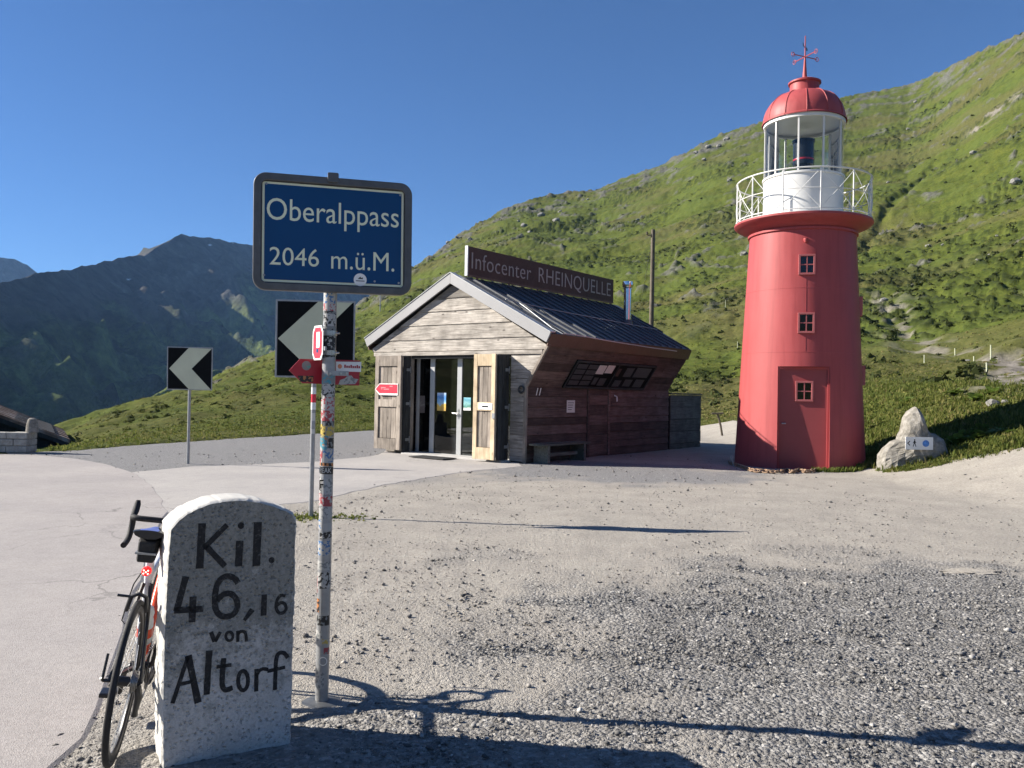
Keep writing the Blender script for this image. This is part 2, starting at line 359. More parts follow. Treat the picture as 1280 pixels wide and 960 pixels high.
def fine_az(lo, hi, n, coarse):
    f = np.linspace(lo, hi, n); c = np.linspace(hi, lo + 2 * math.pi, coarse + 2)[1:-1]; return np.concatenate([f, c])
_LA1, _LA2 = az_of(380), az_of(560)
def hill_detail(x, y, a, r):
    d = r - lot_r(a); RR = np.interp(a, _sa, _sr, left=300, right=300); up = np.clip(r / RR, 0, 1.3)
    e1 = sst(8, 90, d); e2 = sst(1, 25, d); top = 1 - 0.55 * sst(0.75, 1.0, up)
    wx = x + 14 * gn(x / 40, y / 40, 91); wy = y + 14 * gn(x / 40, y / 40, 92)
    z = e1 * top * (3.0 * fbm(wx / 75, wy / 75, 3, 1) + 1.6 * gn(wx / 24, wy / 24, 5))
    z = z + e2 * (0.55 * fbm(x / 9, y / 9, 3, 9))
    # shrubs: dwarf bushes in drifts
    drift = fbm(wx / 42, wy / 42, 4, 31) + 0.25 * gn(x / 9, y / 9, 33) + 0.15 * sst(0.1, 0.3, gn(x / 130, y / 130, 12))
    shrub = sst(0.10, 0.42, drift) * sst(0.0, 0.30, gn(x / 1.2, y / 1.2, 35) + 0.6 * gn(x / 2.9, y / 2.9, 36)) * sst(18, 45, d) * (0.45 + 0.55 * sst(_LA1, _LA2, a))
    z = z + shrub * (0.22 + 0.16 * np.minimum(r / 150, 2.2)) + e2 * 0.16 * gn(x / 1.7, y / 1.7, 38) * (0.6 + np.minimum(r / 120, 2))
    # rock: outcrops near the crest and scattered bands
    rk = ridged(wx / 30, wy / 30, 4, 51); crest = sst(0.72, 0.97, up)
    rock = 0.8 * sst(1.47, 1.62, rk + 0.36 * crest * sst(-0.2, 0.2, gn(x / 60, y / 60, 53)) + 0.05 * gn(x / 4, y / 4, 55)) * sst(60, 140, d)
    rock = np.maximum(rock, 0.9 * sst(0.6, 0.95, crest) * sst(0.18, 0.45, fbm(x / 11, y / 11, 3, 57)))
    z = z + rock * (1.3 * np.abs(gn(x / 3.3, y / 3.3, 58)) + 1.7 * np.abs(gn(x / 9, y / 9, 59)))
    g = poly_dist(x + 2.5 * gn(x / 8, y / 8, 61), y, GULLY); z = z - 1.7 * np.exp(-(g / 1.8) ** 2)
    s = poly_dist(x + 1.6 * gn(x / 5, y / 5, 62), y + 1.6 * gn(x / 5, y / 5, 63), STREAM)
    tr = poly_dist(x + 0.8 * gn(x / 3, y / 3, 64), y, TRACK)
    sc = poly_dist(x + 5 * gn(x / 9, y / 9, 65), y, SCREE)
    dirt = np.maximum(0.8 * np.exp(-(s / 1.5) ** 2) * sst(-0.1, 0.35, gn(x / 2, y / 2, 66)), np.exp(-(tr / 1.7) ** 4) * sst(-0.5, 0.0, gn(x / 1.1, y / 1.1, 68))) * sst(4, 9, d)
    dirt = np.maximum(dirt, 0.9 * np.exp(-(sc / 5.5) ** 2) * sst(-0.1, 0.3, gn(x / 5, y / 5, 67)))
    z = z - 0.5 * np.exp(-(s / 1.5) ** 2)
    brown = sst(-0.05, 0.55, fbm(wx / 55, wy / 55, 4, 71) + 0.3 * gn(x / 7, y / 7, 72))
    brown = np.clip(brown + (1 - sst(_LA1, _LA2, a)) * (0.55 * sst(-0.1, 0.4, fbm(x / 6, y / 6, 4, 75)) + 0.25 * sst(0, 0.4, gn(x / 1.3, y / 1.3, 76))), 0, 1)
    return z, np.stack([shrub, rock, dirt, brown], -1)

def rough_ground_mat(name):
    m, nt, bs = new_mat(name); v = mapped(nt); return m, nt, bs, v
# hillside material
m, nt, bs, v = rough_ground_mat('alpine_pasture'); M['hill'] = m
at = nt.nodes.new('ShaderNodeAttribute'); at.attribute_name = 'mask'; sp = nt.nodes.new('ShaderNodeSeparateColor'); nt.links.new(at.outputs['Color'], sp.inputs[0])
n_f = noise(nt, v, 1.9, 6, 0.7); n_m = noise(nt, v, 0.23, 6, 0.65); n_l = noise(nt, v, 0.035, 5, 0.6)
grass = ramp(nt, n_f, [(0.25, (0.032, 0.044, 0.008)), (0.5, (0.076, 0.094, 0.017)), (0.75, (0.128, 0.138, 0.032))]).outputs[0]
grass2 = ramp(nt, n_m, [(0.28, (0.45, 0.52, 0.42)), (0.5, (0.95, 0.97, 0.9)), (0.72, (1.28, 1.15, 1.05))]).outputs[0]
c = mixc(nt, 0.9, grass, grass2, 'MULTIPLY')
brn = ramp(nt, n_f, [(0.3, (0.050, 0.050, 0.016)), (0.7, (0.140, 0.122, 0.050))]).outputs[0]
c = mixc(nt, mth(nt, 'MULTIPLY', at.outputs['Alpha'], 0.70), c, brn)
c = mixc(nt, mth(nt, 'MULTIPLY', ramp(nt, n_l, [(0.45, (0, 0, 0)), (0.62, (1, 1, 1))]).outputs[0], 0.35), c, (0.085, 0.118, 0.026))
shr = ramp(nt, n_f, [(0.3, (0.010, 0.017, 0.005)), (0.7, (0.040, 0.052, 0.015))]).outputs[0]
c = mixc(nt, mth(nt, 'MULTIPLY', sp.outputs[0], 0.80), c, shr)
rk = ramp(nt, noise(nt, v, 0.9, 8, 0.75), [(0.3, (0.035, 0.035, 0.032)), (0.5, (0.10, 0.098, 0.088)), (0.72, (0.22, 0.215, 0.195))]).outputs[0]
c = mixc(nt, sp.outputs[1], c, rk)
drt = ramp(nt, n_f, [(0.3, (0.12, 0.106, 0.088)), (0.7, (0.33, 0.30, 0.26))]).outputs[0]
c = mixc(nt, sp.outputs[2], c, drt)
nt.links.new(c, bs.inputs['Base Color']); bs.inputs['Roughness'].default_value = 1.0; bs.inputs['Specular IOR Level'].default_value = 0.1
bump(nt, bs, mth(nt, 'ADD', noise(nt, v, 3.2, 6, 0.75), mth(nt, 'MULTIPLY', n_m, 1.0)), 0.85, 0.20)

az = fine_az(R(-36), R(36), 780, 110); nrow = 520
tt = np.linspace(0, 1, nrow); A, T = np.meshgrid(az, tt)
r_in = lot_r(A) - 1.6; RRm = np.interp(A, _sa, _sr, left=300, right=300)
rad = r_in * ((RRm * 1.02) / r_in) ** np.clip(T / 0.93, 0, 1)
rad = rad + np.clip(T - 0.93, 0, 1) / 0.07 * 900
X = rad * np.sin(A); Y = rad * np.cos(A)
dz, hmask = hill_detail(X, Y, A, rad)
far = 1 - sst(1.05, 1.4, rad / RRm)
Z = hill_base(A, rad) + dz * far
np_mesh('hillside', np.stack([X, Y, Z], -1).reshape(-1, 3), grid_faces(nrow, len(az), True), 'hill', hmask.reshape(-1, 4), kind='structure')
def hill_z(x, y):
    a = np.arctan2(x, y); r = np.hypot(x, y); d, mk = hill_detail(x, y, a, r); return hill_base(a, r) + d, mk

# ---- gravel lot
def lot_zone(x, y):
    """0..1 dark loose gravel, grey fine gravel"""
    w = 1.5 * fbm(x / 1.6, y / 1.1, 3, 81) + 0.8 * gn(x / 0.35, y / 0.35, 82)
    d1 = ((x - 3.6) / 3.7) ** 2 + ((y - 5.2) / 2.9) ** 2
    dark = 1 - sst(0.55, 1.25, d1 + 0.35 * w)
    dark = np.maximum(dark, 0.8 * (1 - sst(0.4, 1.3, ((x + 0.3) / 1.7) ** 2 + ((y - 3.6) / 0.75) ** 2 + 0.4 * w)))
    dark = np.maximum(dark, 0.35 * sst(0.15, 0.5, fbm(x / 2.2, y / 2.2, 3, 84)) * (y < 9))
    grey = sst(13.6, 14.8, y + 0.3 * w) * (1 - sst(-2.5, -0.5, x + 0.4 * w)); grey = np.maximum(grey, sst(20, 22, y) * (1 - sst(2, 5, x)))
    grey = np.maximum(grey, (1 - sst(0.5, 1.2, ((x - 2.0) / 3.6) ** 2 + ((y - 17.2) / 2.6) ** 2 + 0.3 * w)))
    return dark, grey
m, nt, bs, v = rough_ground_mat('compacted_gravel'); M['lot'] = m
at = nt.nodes.new('ShaderNodeAttribute'); at.attribute_name = 'mask'; sp = nt.nodes.new('ShaderNodeSeparateColor'); nt.links.new(at.outputs['Color'], sp.inputs[0])
n1 = noise(nt, v, 26, 6, 0.75); n2 = noise(nt, v, 1.5, 6, 0.6); n3 = noise(nt, v, 90, 3, 0.6)
vo = nd(nt, 'ShaderNodeTexVoronoi', Scale=42.0); nt.links.new(v, vo.inputs['Vector'])
vo2 = nd(nt, 'ShaderNodeTexVoronoi', Scale=110.0); nt.links.new(v, vo2.inputs['Vector'])
sand = ramp(nt, n1, [(0.25, (0.220, 0.200, 0.172)), (0.5, (0.355, 0.330, 0.292)), (0.75, (0.465, 0.438, 0.392))]).outputs[0]
sand = mixc(nt, 0.8, sand, ramp(nt, n2, [(0.3, (0.80, 0.79, 0.78)), (0.7, (1.12, 1.11, 1.08))]).outputs[0], 'MULTIPLY')
gv = nt.nodes.new('ShaderNodeSeparateColor'); nt.links.new(vo.outputs['Color'], gv.inputs[0])
grav = ramp(nt, gv.outputs[0], [(0.0, (0.09, 0.09, 0.09)), (0.55, (0.165, 0.163, 0.16)), (0.9, (0.27, 0.265, 0.255)), (1.0, (0.42, 0.41, 0.39))]).outputs[0]
grav = mixc(nt, 0.22, grav, sand)
gv2 = nt.nodes.new('ShaderNodeSeparateColor'); nt.links.new(vo2.outputs['Color'], gv2.inputs[0])
fine = ramp(nt, gv2.outputs[0], [(0.0, (0.12, 0.119, 0.118)), (0.6, (0.205, 0.203, 0.203)), (1.0, (0.33, 0.325, 0.32))]).outputs[0]
peb = ramp(nt, gv2.outputs[1], [(0.90, (0, 0, 0)), (0.92, (1, 1, 1))]).outputs[0]
c = mixc(nt, mth(nt, 'MULTIPLY', peb, 0.5), sand, fine)
c = mixc(nt, sp.outputs[1], c, fine)
c = mixc(nt, sp.outputs[0], c, grav)
nt.links.new(c, bs.inputs['Base Color']); bs.inputs['Roughness'].default_value = 0.95; bs.inputs['Specular IOR Level'].default_value = 0.2
hh = mth(nt, 'ADD', mth(nt, 'MULTIPLY', vo.outputs['Distance'], mth(nt, 'ADD', mth(nt, 'MULTIPLY', sp.outputs[0], -1.0), -0.25)), mth(nt, 'ADD', mth(nt, 'MULTIPLY', n1, 0.7), mth(nt, 'MULTIPLY', vo2.outputs['Distance'], -0.35)))
bump(nt, bs, hh, 0.8, 0.022)
az = fine_az(R(-42), R(42), 520, 80); nrow = 310
A, T = np.meshgrid(az, np.linspace(0, 1, nrow)); ro = lot_r(A) + 1.4
rad = 0.4 * (ro / 0.4) ** T; rad = np.where(T < 0.02, T / 0.02 * 0.43, rad)
X = rad * np.sin(A); Y = rad * np.cos(A)
dark, grey = lot_zone(X, Y)
relief = 0.010 * fbm(X / 1.6, Y / 1.6, 3, 3) + 0.004 * gn(X / 0.22, Y / 0.22, 6) + (0.003 + 0.006 * dark) * gn(X / 0.09, Y / 0.09, 7)
# ---- road and apron: asphalt sheets standing 2 cm proud of the lot
def asphalt(name, lo, mid, hi):
    m, nt, bs, v = rough_ground_mat(name)
    n1 = noise(nt, v, 70, 4, 0.7); n2 = noise(nt, v, 0.55, 6, 0.6); n3 = noise(nt, v, 6, 5, 0.6)
    c = ramp(nt, n1, [(0.25, lo), (0.5, mid), (0.75, hi)]).outputs[0]
    c = mixc(nt, 0.85, c, ramp(nt, n2, [(0.3, (0.84, 0.84, 0.85)), (0.7, (1.1, 1.09, 1.07))]).outputs[0], 'MULTIPLY')
    c = mixc(nt, 0.5, c, ramp(nt, n3, [(0.3, (0.86, 0.86, 0.86)), (0.7, (1.08, 1.08, 1.08))]).outputs[0], 'MULTIPLY')
    vo = nd(nt, 'ShaderNodeTexVoronoi', Scale=160.0); nt.links.new(v, vo.inputs['Vector'])
    nt.links.new(c, bs.inputs['Base Color']); bs.inputs['Roughness'].default_value = 0.88; bs.inputs['Specular IOR Level'].default_value = 0.3
    ve = nd(nt, 'ShaderNodeTexVoronoi', Scale=0.55); ve.feature = 'DISTANCE_TO_EDGE'; wv = nt.nodes.new('ShaderNodeVectorMath'); wv.operation = 'ADD'; nz = nt.nodes.new('ShaderNodeTexNoise'); nz.inputs['Scale'].default_value = 1.7; nz.inputs['Detail'].default_value = 6; nt.links.new(v, nz.inputs['Vector'])
    nt.links.new(v, wv.inputs[0]); nt.links.new(nz.outputs['Color'], wv.inputs[1]); nt.links.new(wv.outputs[0], ve.inputs['Vector'])
    ck = mth(nt, 'MULTIPLY', ramp(nt, ve.outputs['Distance'], [(0.003, (1, 1, 1)), (0.010, (0, 0, 0))]).outputs[0], ramp(nt, noise(nt, v, 0.35, 3), [(0.52, (0, 0, 0)), (0.62, (1, 1, 1))]).outputs[0])
    nt.links.new(mixc(nt, mth(nt, 'MULTIPLY', ck, 0.6), c, (0.09, 0.085, 0.08)), bs.inputs['Base Color'])
    bump(nt, bs, mth(nt, 'ADD', n1, vo.outputs['Distance']), 0.35, 0.006); return m
M['road'] = asphalt('worn_asphalt', (0.235, 0.215, 0.205), (0.335, 0.312, 0.297), (0.41, 0.385, 0.365))
M['apron'] = asphalt('pale_worn_asphalt', (0.26, 0.245, 0.23), (0.375, 0.355, 0.335), (0.45, 0.43, 0.40))
def densify(pts, step, jit, seed, fixed=()):
    out = []
    for i in range(len(pts)):
        a = Vector(pts[i][:2]); b = Vector(pts[(i + 1) % len(pts)][:2]); n = max(1, int((b - a).length / step))
        j = 0 if i in fixed else jit
        for k in range(n):
            p = a.lerp(b, k / n); q = p.x * 1.7 + p.y * 2.3
            out.append((p.x + j * float(gn(q * 1.3, seed, 1)) + 0.4 * j * float(gn(q * 6, seed, 2)), p.y + j * float(gn(q * 1.1, seed + 5, 3)) + 0.4 * j * float(gn(q * 7, seed, 4))))
    return out
def sheet(name, pts, z, mat):
    n = len(pts); c = [Vector(p) for p in pts]; vs = []; fs = []
    area = sum(c[i].x * c[(i + 1) % n].y - c[(i + 1) % n].x * c[i].y for i in range(n)); sgn = 1 if area > 0 else -1
    top = [(p.x, p.y, z) for p in c]
    out = []
    for i in range(n):
        t = (c[(i + 1) % n] - c[i - 1]); nn = Vector((t.y, -t.x)).normalized() * sgn
        out.append((c[i].x + nn.x * 0.07, c[i].y + nn.y * 0.07, -0.02))
    me = bpy.data.meshes.new(name); me.from_pydata(top + out, [], [tuple(range(n))] + [(i, n + i, n + (i + 1) % n, (i + 1) % n) for i in range(n)])
    bm = bmesh.new(); bm.from_mesh(me); bmesh.ops.triangulate(bm, faces=[f for f in bm.faces if len(f.verts) > 4]); bmesh.ops.recalc_face_normals(bm, faces=bm.faces)
    bm.to_mesh(me); bm.free()
    return link(name, me, mat, kind='structure')
edge = [gnd(*p) for p in ((100, 925), (118, 885), (136, 835), (158, 770), (180, 705), (197, 662), (206, 640), (200, 622), (188, 606), (165, 591), (130, 580), (95, 574), (50, 569.5), (0, 568.5))]
road = [(-2.0, -12), (-1.9, 0.5), (-1.85, 2.6)] + [e[:2] for e in edge] + [(-15, 19.1), (-21, 18.6), (-23, -12)]
sheet('road', densify(road, 0.35, 0.07, 3, (len(road) - 1, len(road) - 2, len(road) - 3, len(road) - 4)), 0.009, 'road')
ap = [gnd(*p) for p in ((200, 642), (194, 622), (182, 606), (158, 591.5), (240, 583.5), (330, 580.5), (400, 577), (468, 570))] + [Vector((-3.2, 21.9, 0)), Vector((0.2, 19.3, 0))] + [gnd(*p) for p in ((652, 583), (600, 588), (560, 593), (480, 606), (430, 618), (385, 628), (320, 633), (260, 637))]
sheet('apron_pavement', densify([(p[0], p[1]) for p in ap], 0.3, 0.09, 8), 0.006, 'apron')

RP = np.array([(p[0], p[1]) for p in road]); AP = np.array([(p[0], p[1]) for p in ap])
def inside(x, y, P):
    r = np.zeros(x.shape, bool); n = len(P); j = n - 1
    for i in range(n):
        c = ((P[i, 1] > y) != (P[j, 1] > y)) & (x < (P[j, 0] - P[i, 0]) * (y - P[i, 1]) / (P[j, 1] - P[i, 1] + 1e-12) + P[i, 0]); r ^= c; j = i
    return r
paved = np.zeros(X.shape)
for P in (RP, AP):
    dp = poly_dist(X, Y, [tuple(q) for q in P] + [tuple(P[0])]); paved = np.maximum(paved, np.where(inside(X, Y, P), 1.0, 1 - sst(0.05, 0.35, dp)))
    dpe = np.where(inside(X, Y, P), dp, -dp)
    relief = relief - 0.012 * sst(0.12, 0.4, dpe)
relief = relief * (1 - 0.8 * paved) - 0.001 * paved
Z = zg(X, Y) + relief - 0.33 * sst(-0.2, 1.4, rad - lot_r(A))
np_mesh('ground', np.stack([X, Y, Z], -1).reshape(-1, 3), grid_faces(nrow, len(az), True), 'lot', np.stack([dark, grey, 0 * dark, 0 * dark + 1], -1).reshape(-1, 4), kind='structure')

# ---- far mountain: a ridge running away, its face turned from the sun
def mountain_mat(name, rocky):
    m, nt, bs, v = rough_ground_mat(name)
    at = nt.nodes.new('ShaderNodeAttribute'); at.attribute_name = 'mask'; sp = nt.nodes.new('ShaderNodeSeparateColor'); nt.links.new(at.outputs['Color'], sp.inputs[0])
    n1 = noise(nt, v, 0.02, 8, 0.7); n2 = noise(nt, v, 0.004, 6, 0.6)
    n3 = noise(nt, v, 0.0075, 9, 0.72); g = ramp(nt, n3, [(0.40, (0.016, 0.024, 0.014)), (0.52, (0.085, 0.115, 0.040)), (0.64, (0.22, 0.265, 0.085))]).outputs[0]; g = mixc(nt, 0.7, g, ramp(nt, n1, [(0.3, (0.6,) * 3), (0.7, (1.3,) * 3)]).outputs[0], 'MULTIPLY')
    k = ramp(nt, n1, [(0.3, (0.045, 0.042, 0.040)), (0.6, (0.11, 0.105, 0.095)), (0.8, (0.20, 0.185, 0.165))]).outputs[0]
    c = mixc(nt, sp.outputs[0], g, k); c = mixc(nt, sp.outputs[1], c, (0.75, 0.77, 0.8))
    nt.links.new(c, bs.inputs['Base Color']); bs.inputs['Roughness'].default_value = 1.0; bs.inputs['Specular IOR Level'].default_value = 0.05
    bump(nt, bs, n1, 1.0, 25.0); return m
SNOW = [(160, 350, 0.6), (262, 306, 0.5), (291, 304, 0.3)]
M['mountain'] = mountain_mat('mountain_rock_and_turf', 1)
def ridge_mountain(name, sky, foot, seed, ncol, nrow, slope, rockline):
    """sky: (px, py, distance) along the crest; the face falls towards 'foot' direction"""
    pts = []
    for px, py, D in sky:
        d = ray(px, py); h = math.hypot(d.x, d.y); pts.append((D * d.x / h, D * d.y / h, EYE + D * d.z / h))
    pts = np.array(pts); seg = np.concatenate([[0], np.cumsum(np.hypot(np.diff(pts[:, 0]), np.diff(pts[:, 1])))])
    # spread columns evenly in bearing
    u = np.interp(np.linspace(0, 1, ncol), np.linspace(0, 1, len(pts)), seg)
    cx = np.interp(u, seg, pts[:, 0]); cy = np.interp(u, seg, pts[:, 1]); cz = np.interp(u, seg, pts[:, 2])
    f = np.array(foot) / np.hypot(*foot); S = np.concatenate([-np.linspace(700, 20, 16), np.linspace(0, 1, nrow) ** 1.25 * 1500])
    U, SS = np.meshgrid(np.arange(ncol), S); xx = cx[U] + f[0] * SS; yy = cy[U] + f[1] * SS
    down = np.where(SS > 0, slope * (0.56 * SS + 300 * (1 - np.exp(-SS / 420))), -0.5 * SS)
    along = u[U] / 230.0 + 0.35 * gn(xx / 500, yy / 500, seed + 3); e = sst(0, 160, np.abs(SS))
    spur = ridged(along, SS / 1500.0 + 3, 3, seed) - 0.6
    z = cz[U] - down + e * (135 * spur * sst(0, 500, SS) + 46 * ridged(xx / 190, yy / 190, 4, seed + 7) - 34) + (0.25 + 0.75 * e) * 14 * fbm(xx / 55, yy / 55, 4, seed + 9)
    z = np.maximum(z, -330 + 0 * z)
    el = z / np.maximum(cz[U], 60)
    rock = sst(rockline - 0.25, rockline + 0.25, el + 0.35 * fbm(xx / 160, yy / 160, 4, seed + 11))
    snow = np.zeros_like(rock); bear = np.arctan2(xx, yy); elev = (z - EYE) / np.hypot(xx, yy)
    for px, py, wd in SNOW:
        d = ray(px, py); k = np.argmin((bear - math.atan2(d.x, d.y)) ** 2 + 1.5 * (elev - d.z / math.hypot(d.x, d.y)) ** 2 + 9 * (SS < 0)); snow.ravel()[k] = 1.0; snow.ravel()[min(k + 1, snow.size - 1)] = wd
    return np.stack([xx, yy, z], -1), np.stack([rock, snow, 0 * rock, 0 * rock + 1], -1), (len(S), ncol)
V, mk, (a_, b_) = ridge_mountain('mountain', [(-420, 420, 1250), (-250, 395, 1350), (-120, 372, 1500), (0, 354, 1650), (30, 347, 1750), (50, 341, 1850), (95, 336, 2050), (130, 327, 2250), (160, 321, 2400), (180, 320, 2500), (200, 307, 2600), (214, 300, 2680), (227, 292, 2750),
    (245, 296, 2850), (275, 299, 3000), (295, 304, 3100), (312, 306, 3200), (350, 312, 3350), (400, 322, 3500), (450, 336, 3700), (500, 345, 3900), (560, 380, 4200), (620, 420, 4500)], (1.0, -0.35), 5, 420, 200, 0.80, 0.55)
np_mesh('mountain', V.reshape(-1, 3), grid_faces(a_, b_), 'mountain', mk.reshape(-1, 4), kind='structure')
V, mk, (a_, b_) = ridge_mountain('distant_peak', [(-200, 360, 5200), (-90, 330, 5200), (-20, 323, 5200), (0, 322, 5200), (18, 324, 5250), (34, 331, 5300), (46, 341, 5350), (80, 372, 5500), (140, 420, 5700)], (1.0, 0.25), 25, 160, 70, 1.15, 0.3)
np_mesh('distant_peak', V.reshape(-1, 3), grid_faces(a_, b_), 'mountain', mk.reshape(-1, 4), kind='structure')
V, mk, (a_, b_) = ridge_mountain('forested_spur', [(60, 600, 900), (112, 548, 950), (135, 528, 1000), (160, 514, 1030), (190, 497, 1060), (215, 482, 1090), (260, 466, 1150), (320, 447, 1250), (420, 420, 1400), (520, 400, 1600)], (0.25, -1.0), 45, 180, 70, 0.55, 2.5)
np_mesh('forested_spur', V.reshape(-1, 3), grid_faces(a_, b_), 'mountain', mk.reshape(-1, 4), kind='structure')
# valley floor under everything
xs = np.linspace(-7000, 6500, 60); ys = np.linspace(-5000, 8000, 60); Xv, Yv = np.meshgrid(xs, ys)
Zv = -250 + 30 * fbm(Xv / 900, Yv / 900, 3, 77) - 0 * Xv
np_mesh('valley_floor', np.stack([Xv, Yv, Zv], -1).reshape(-1, 3), grid_faces(60, 60), 'mountain', np.stack([0 * Zv, 0 * Zv, 0 * Zv, 0 * Zv + 1], -1).reshape(-1, 4), kind='structure')
# ---- haze: the air between here and the mountains
b = MB().box(-7600, 7000, -5600, 8600, -420, 1150); hz = b.build('haze', None, kind='stuff')
m = bpy.data.materials.new('mountain_air'); m.use_nodes = True; nt = m.node_tree; nt.nodes.clear()
o = nt.nodes.new('ShaderNodeOutputMaterial'); pv = nt.nodes.new('ShaderNodeVolumePrincipled')
pv.inputs['Color'].default_value = (0.30, 0.56, 1.0, 1); pv.inputs['Density'].default_value = 0.00005; pv.inputs['Anisotropy'].default_value = 0.0
nt.links.new(pv.outputs[0], o.inputs['Volume']); hz.data.materials.append(m); hz.display_type = 'WIRE'
tag(hz, 'thin bluish mountain air lying between the pass and the far peaks', 'haze')

# ------------------------------------------------------------------ lighthouse
LH = Vector((6.84, 19.68, 0.0)); LROT = R(-15.5)
lh = empty('lighthouse', 'red lighthouse tower with white gallery railing and glazed lantern room', 'lighthouse', LH, LROT)
R0, R1, ZT = 1.475, 1.20, 5.45
rz_ = lambda z: R0 + (R1 - R0) * z / ZT
DW, DT, DY = 0.55, 2.30, -1.185
b = MB(); N = 112
ring = lambda z: [(rz_(z) * math.sin(2 * math.pi * k / N), -rz_(z) * math.cos(2 * math.pi * k / N), z) for k in range(N)]
zs = [DT + (ZT - DT) * k / 6 for k in range(7)]
o = len(b.v)
for z in zs: b.v += ring(z)
for i in range(6):
    for k in range(N): b.f.append((o + i * N + k, o + i * N + (k + 1) % N, o + (i + 1) * N + (k + 1) % N, o + (i + 1) * N + k))
zs = [-0.25 + (DT + 0.25) * k / 6 for k in range(7)]; o = len(b.v)
for z in zs:
    t0 = math.asin(DW / rz_(z))
    for k in range(N + 1):
        a = t0 + (2 * math.pi - 2 * t0) * k / N; b.v.append((rz_(z) * math.sin(a), -rz_(z) * math.cos(a), z))
n = N + 1
for i in range(6):
    for k in range(N): b.f.append((o + i * n + k, o + i * n + k + 1, o + (i + 1) * n + k + 1, o + (i + 1) * n + k))
for sx in (-1, 1):      # jambs
    o = len(b.v)
    for z in zs: b.v += [(sx * DW, -math.sqrt(rz_(z) ** 2 - DW ** 2), z), (sx * DW, DY, z)]
    for i in range(6): b.f.append((o + 2 * i, o + 2 * i + 1, o + 2 * i + 3, o + 2 * i + 2))
o = len(b.v); kk = 12  # soffit over the door
for k in range(kk + 1):
    x = -DW + 2 * DW * k / kk; b.v += [(x, -math.sqrt(rz_(DT) ** 2 - x * x), DT), (x, DY, DT)]
for k in range(kk): b.f.append((o + 2 * k, o + 2 * k + 1, o + 2 * k + 3, o + 2 * k + 2))
b.build('tower_shaft', 'lh_red', lh, True)
def lh_window(parent, c, w, h, yaw, depth=0.05, mat='lh_red'):
    """frame standing proud, dark panes behind glazing bars"""
    ca, sa = math.cos(yaw), math.sin(yaw); ex = Vector((ca, sa, 0)); ey = Vector((0, 0, 1)); ez = Vector((sa, -ca, 0))
    t = 0.045; f = MB()
    for x0, x1, y0, y1 in ((-w / 2, w / 2, h / 2 - t, h / 2), (-w / 2, w / 2, -h / 2, -h / 2 + t), (-w / 2, -w / 2 + t, -h / 2 + t, h / 2 - t), (w / 2 - t, w / 2, -h / 2 + t, h / 2 - t)):
        f.prism([(x0, y0), (x1, y0), (x1, y1), (x0, y1)], c, ex, ey, ez, -0.10, depth)
    fo = f.build('window', 'window_frame_red', parent, bevel=0.006)
    g = MB(); g.prism([(-0.012, -h / 2 + t), (0.012, -h / 2 + t), (0.012, h / 2 - t), (-0.012, h / 2 - t)], c, ex, ey, ez, 0.0, depth - 0.012); g.build('glazing_bar', 'window_frame_red', fo)
    for s in (-1, 1):
        g = MB(); g.prism([(0.013, -0.012), (w / 2 - t, -0.012), (w / 2 - t, 0.012), (0.013, 0.012)] if s > 0 else [(-w / 2 + t, -0.012), (-0.013, -0.012), (-0.013, 0.012), (-w / 2 + t, 0.012)], c, ex, ey, ez, 0.0, depth - 0.014); g.build('glazing_bar', 'window_frame_red', fo)
    for sx in (-1, 1):
        for sy in (-1, 1):
            x = sorted((sx * 0.013, sx * (w / 2 - t))); y = sorted((sy * 0.013, sy * (h / 2 - t)))
            MB().prism([(x[0], y[0]), (x[1], y[0]), (x[1], y[1]), (x[0], y[1])], c, ex, ey, ez, -0.03, 0.008).build('pane', 'pane_dark', fo)
    return fo
M['window_frame_red'] = plain('window_frame_red', (0.36, 0.10, 0.10), 0.5, 0, 0.1, 6, 0.03)
for z in (4.58, 3.27): lh_window(lh, (0.03, -rz_(z) - 0.005, z), 0.36, 0.46, 0.0)
for z in (3.75, 2.15): lh_window(lh, (rz_(z) + 0.005, 0.0, z), 0.36, 0.46, R(90))
d = MB().box(-DW + 0.004, DW - 0.004, DY - 0.012, DY + 0.04, -0.2, DT - 0.004).build('door', 'lh_dark', lh)
lh_window(d, (0.02, DY - 0.012, 1.75), 0.38, 0.46, 0.0, 0.04)
fr = MB().box(-DW + 0.005, -DW + 0.05, DY - 0.05, DY - 0.0125, 0.0, DT - 0.006); fr.box(DW - 0.05, DW - 0.005, DY - 0.05, DY - 0.0125, 0.0, DT - 0.006).box(-DW + 0.051, DW - 0.051, DY - 0.05, DY - 0.0125, DT - 0.06, DT - 0.006).build('door_frame', 'lh_red', d, bevel=0.004)
MB().tube([(-0.44, DY - 0.01, 1.02), (-0.44, DY - 0.06, 1.02), (-0.36, DY - 0.07, 1.02)], 0.014, 8).build('handle', 'chrome', d, True)
MB().lathe([(0.0, 0.0), (0.05, 0.0), (0.055, -0.03), (0.03, -0.09), (0.0, -0.095)], 14, c=(0.0, -rz_(5.2) - 0.03, 5.17)).build('door_lamp', 'lh_red', lh, True)
for z in (2.62, 4.06):
    MB().lathe([(rz_(z) - 0.004, z), (rz_(z) + 0.0035, z + 0.003), (rz_(z + 0.02) + 0.0035, z + 0.017), (rz_(z + 0.02) - 0.004, z + 0.02)], 96).build('plate_seam', 'lh_red', lh, True)
MB().tube([(0.02, -rz_(z) - 0.002, z) for z in (2.65, 3.02)], 0.003, 5).tube([(0.02, -rz_(z) - 0.002, z) for z in (3.53, 4.30)], 0.003, 5).build('weld_seam', 'lh_red', lh)
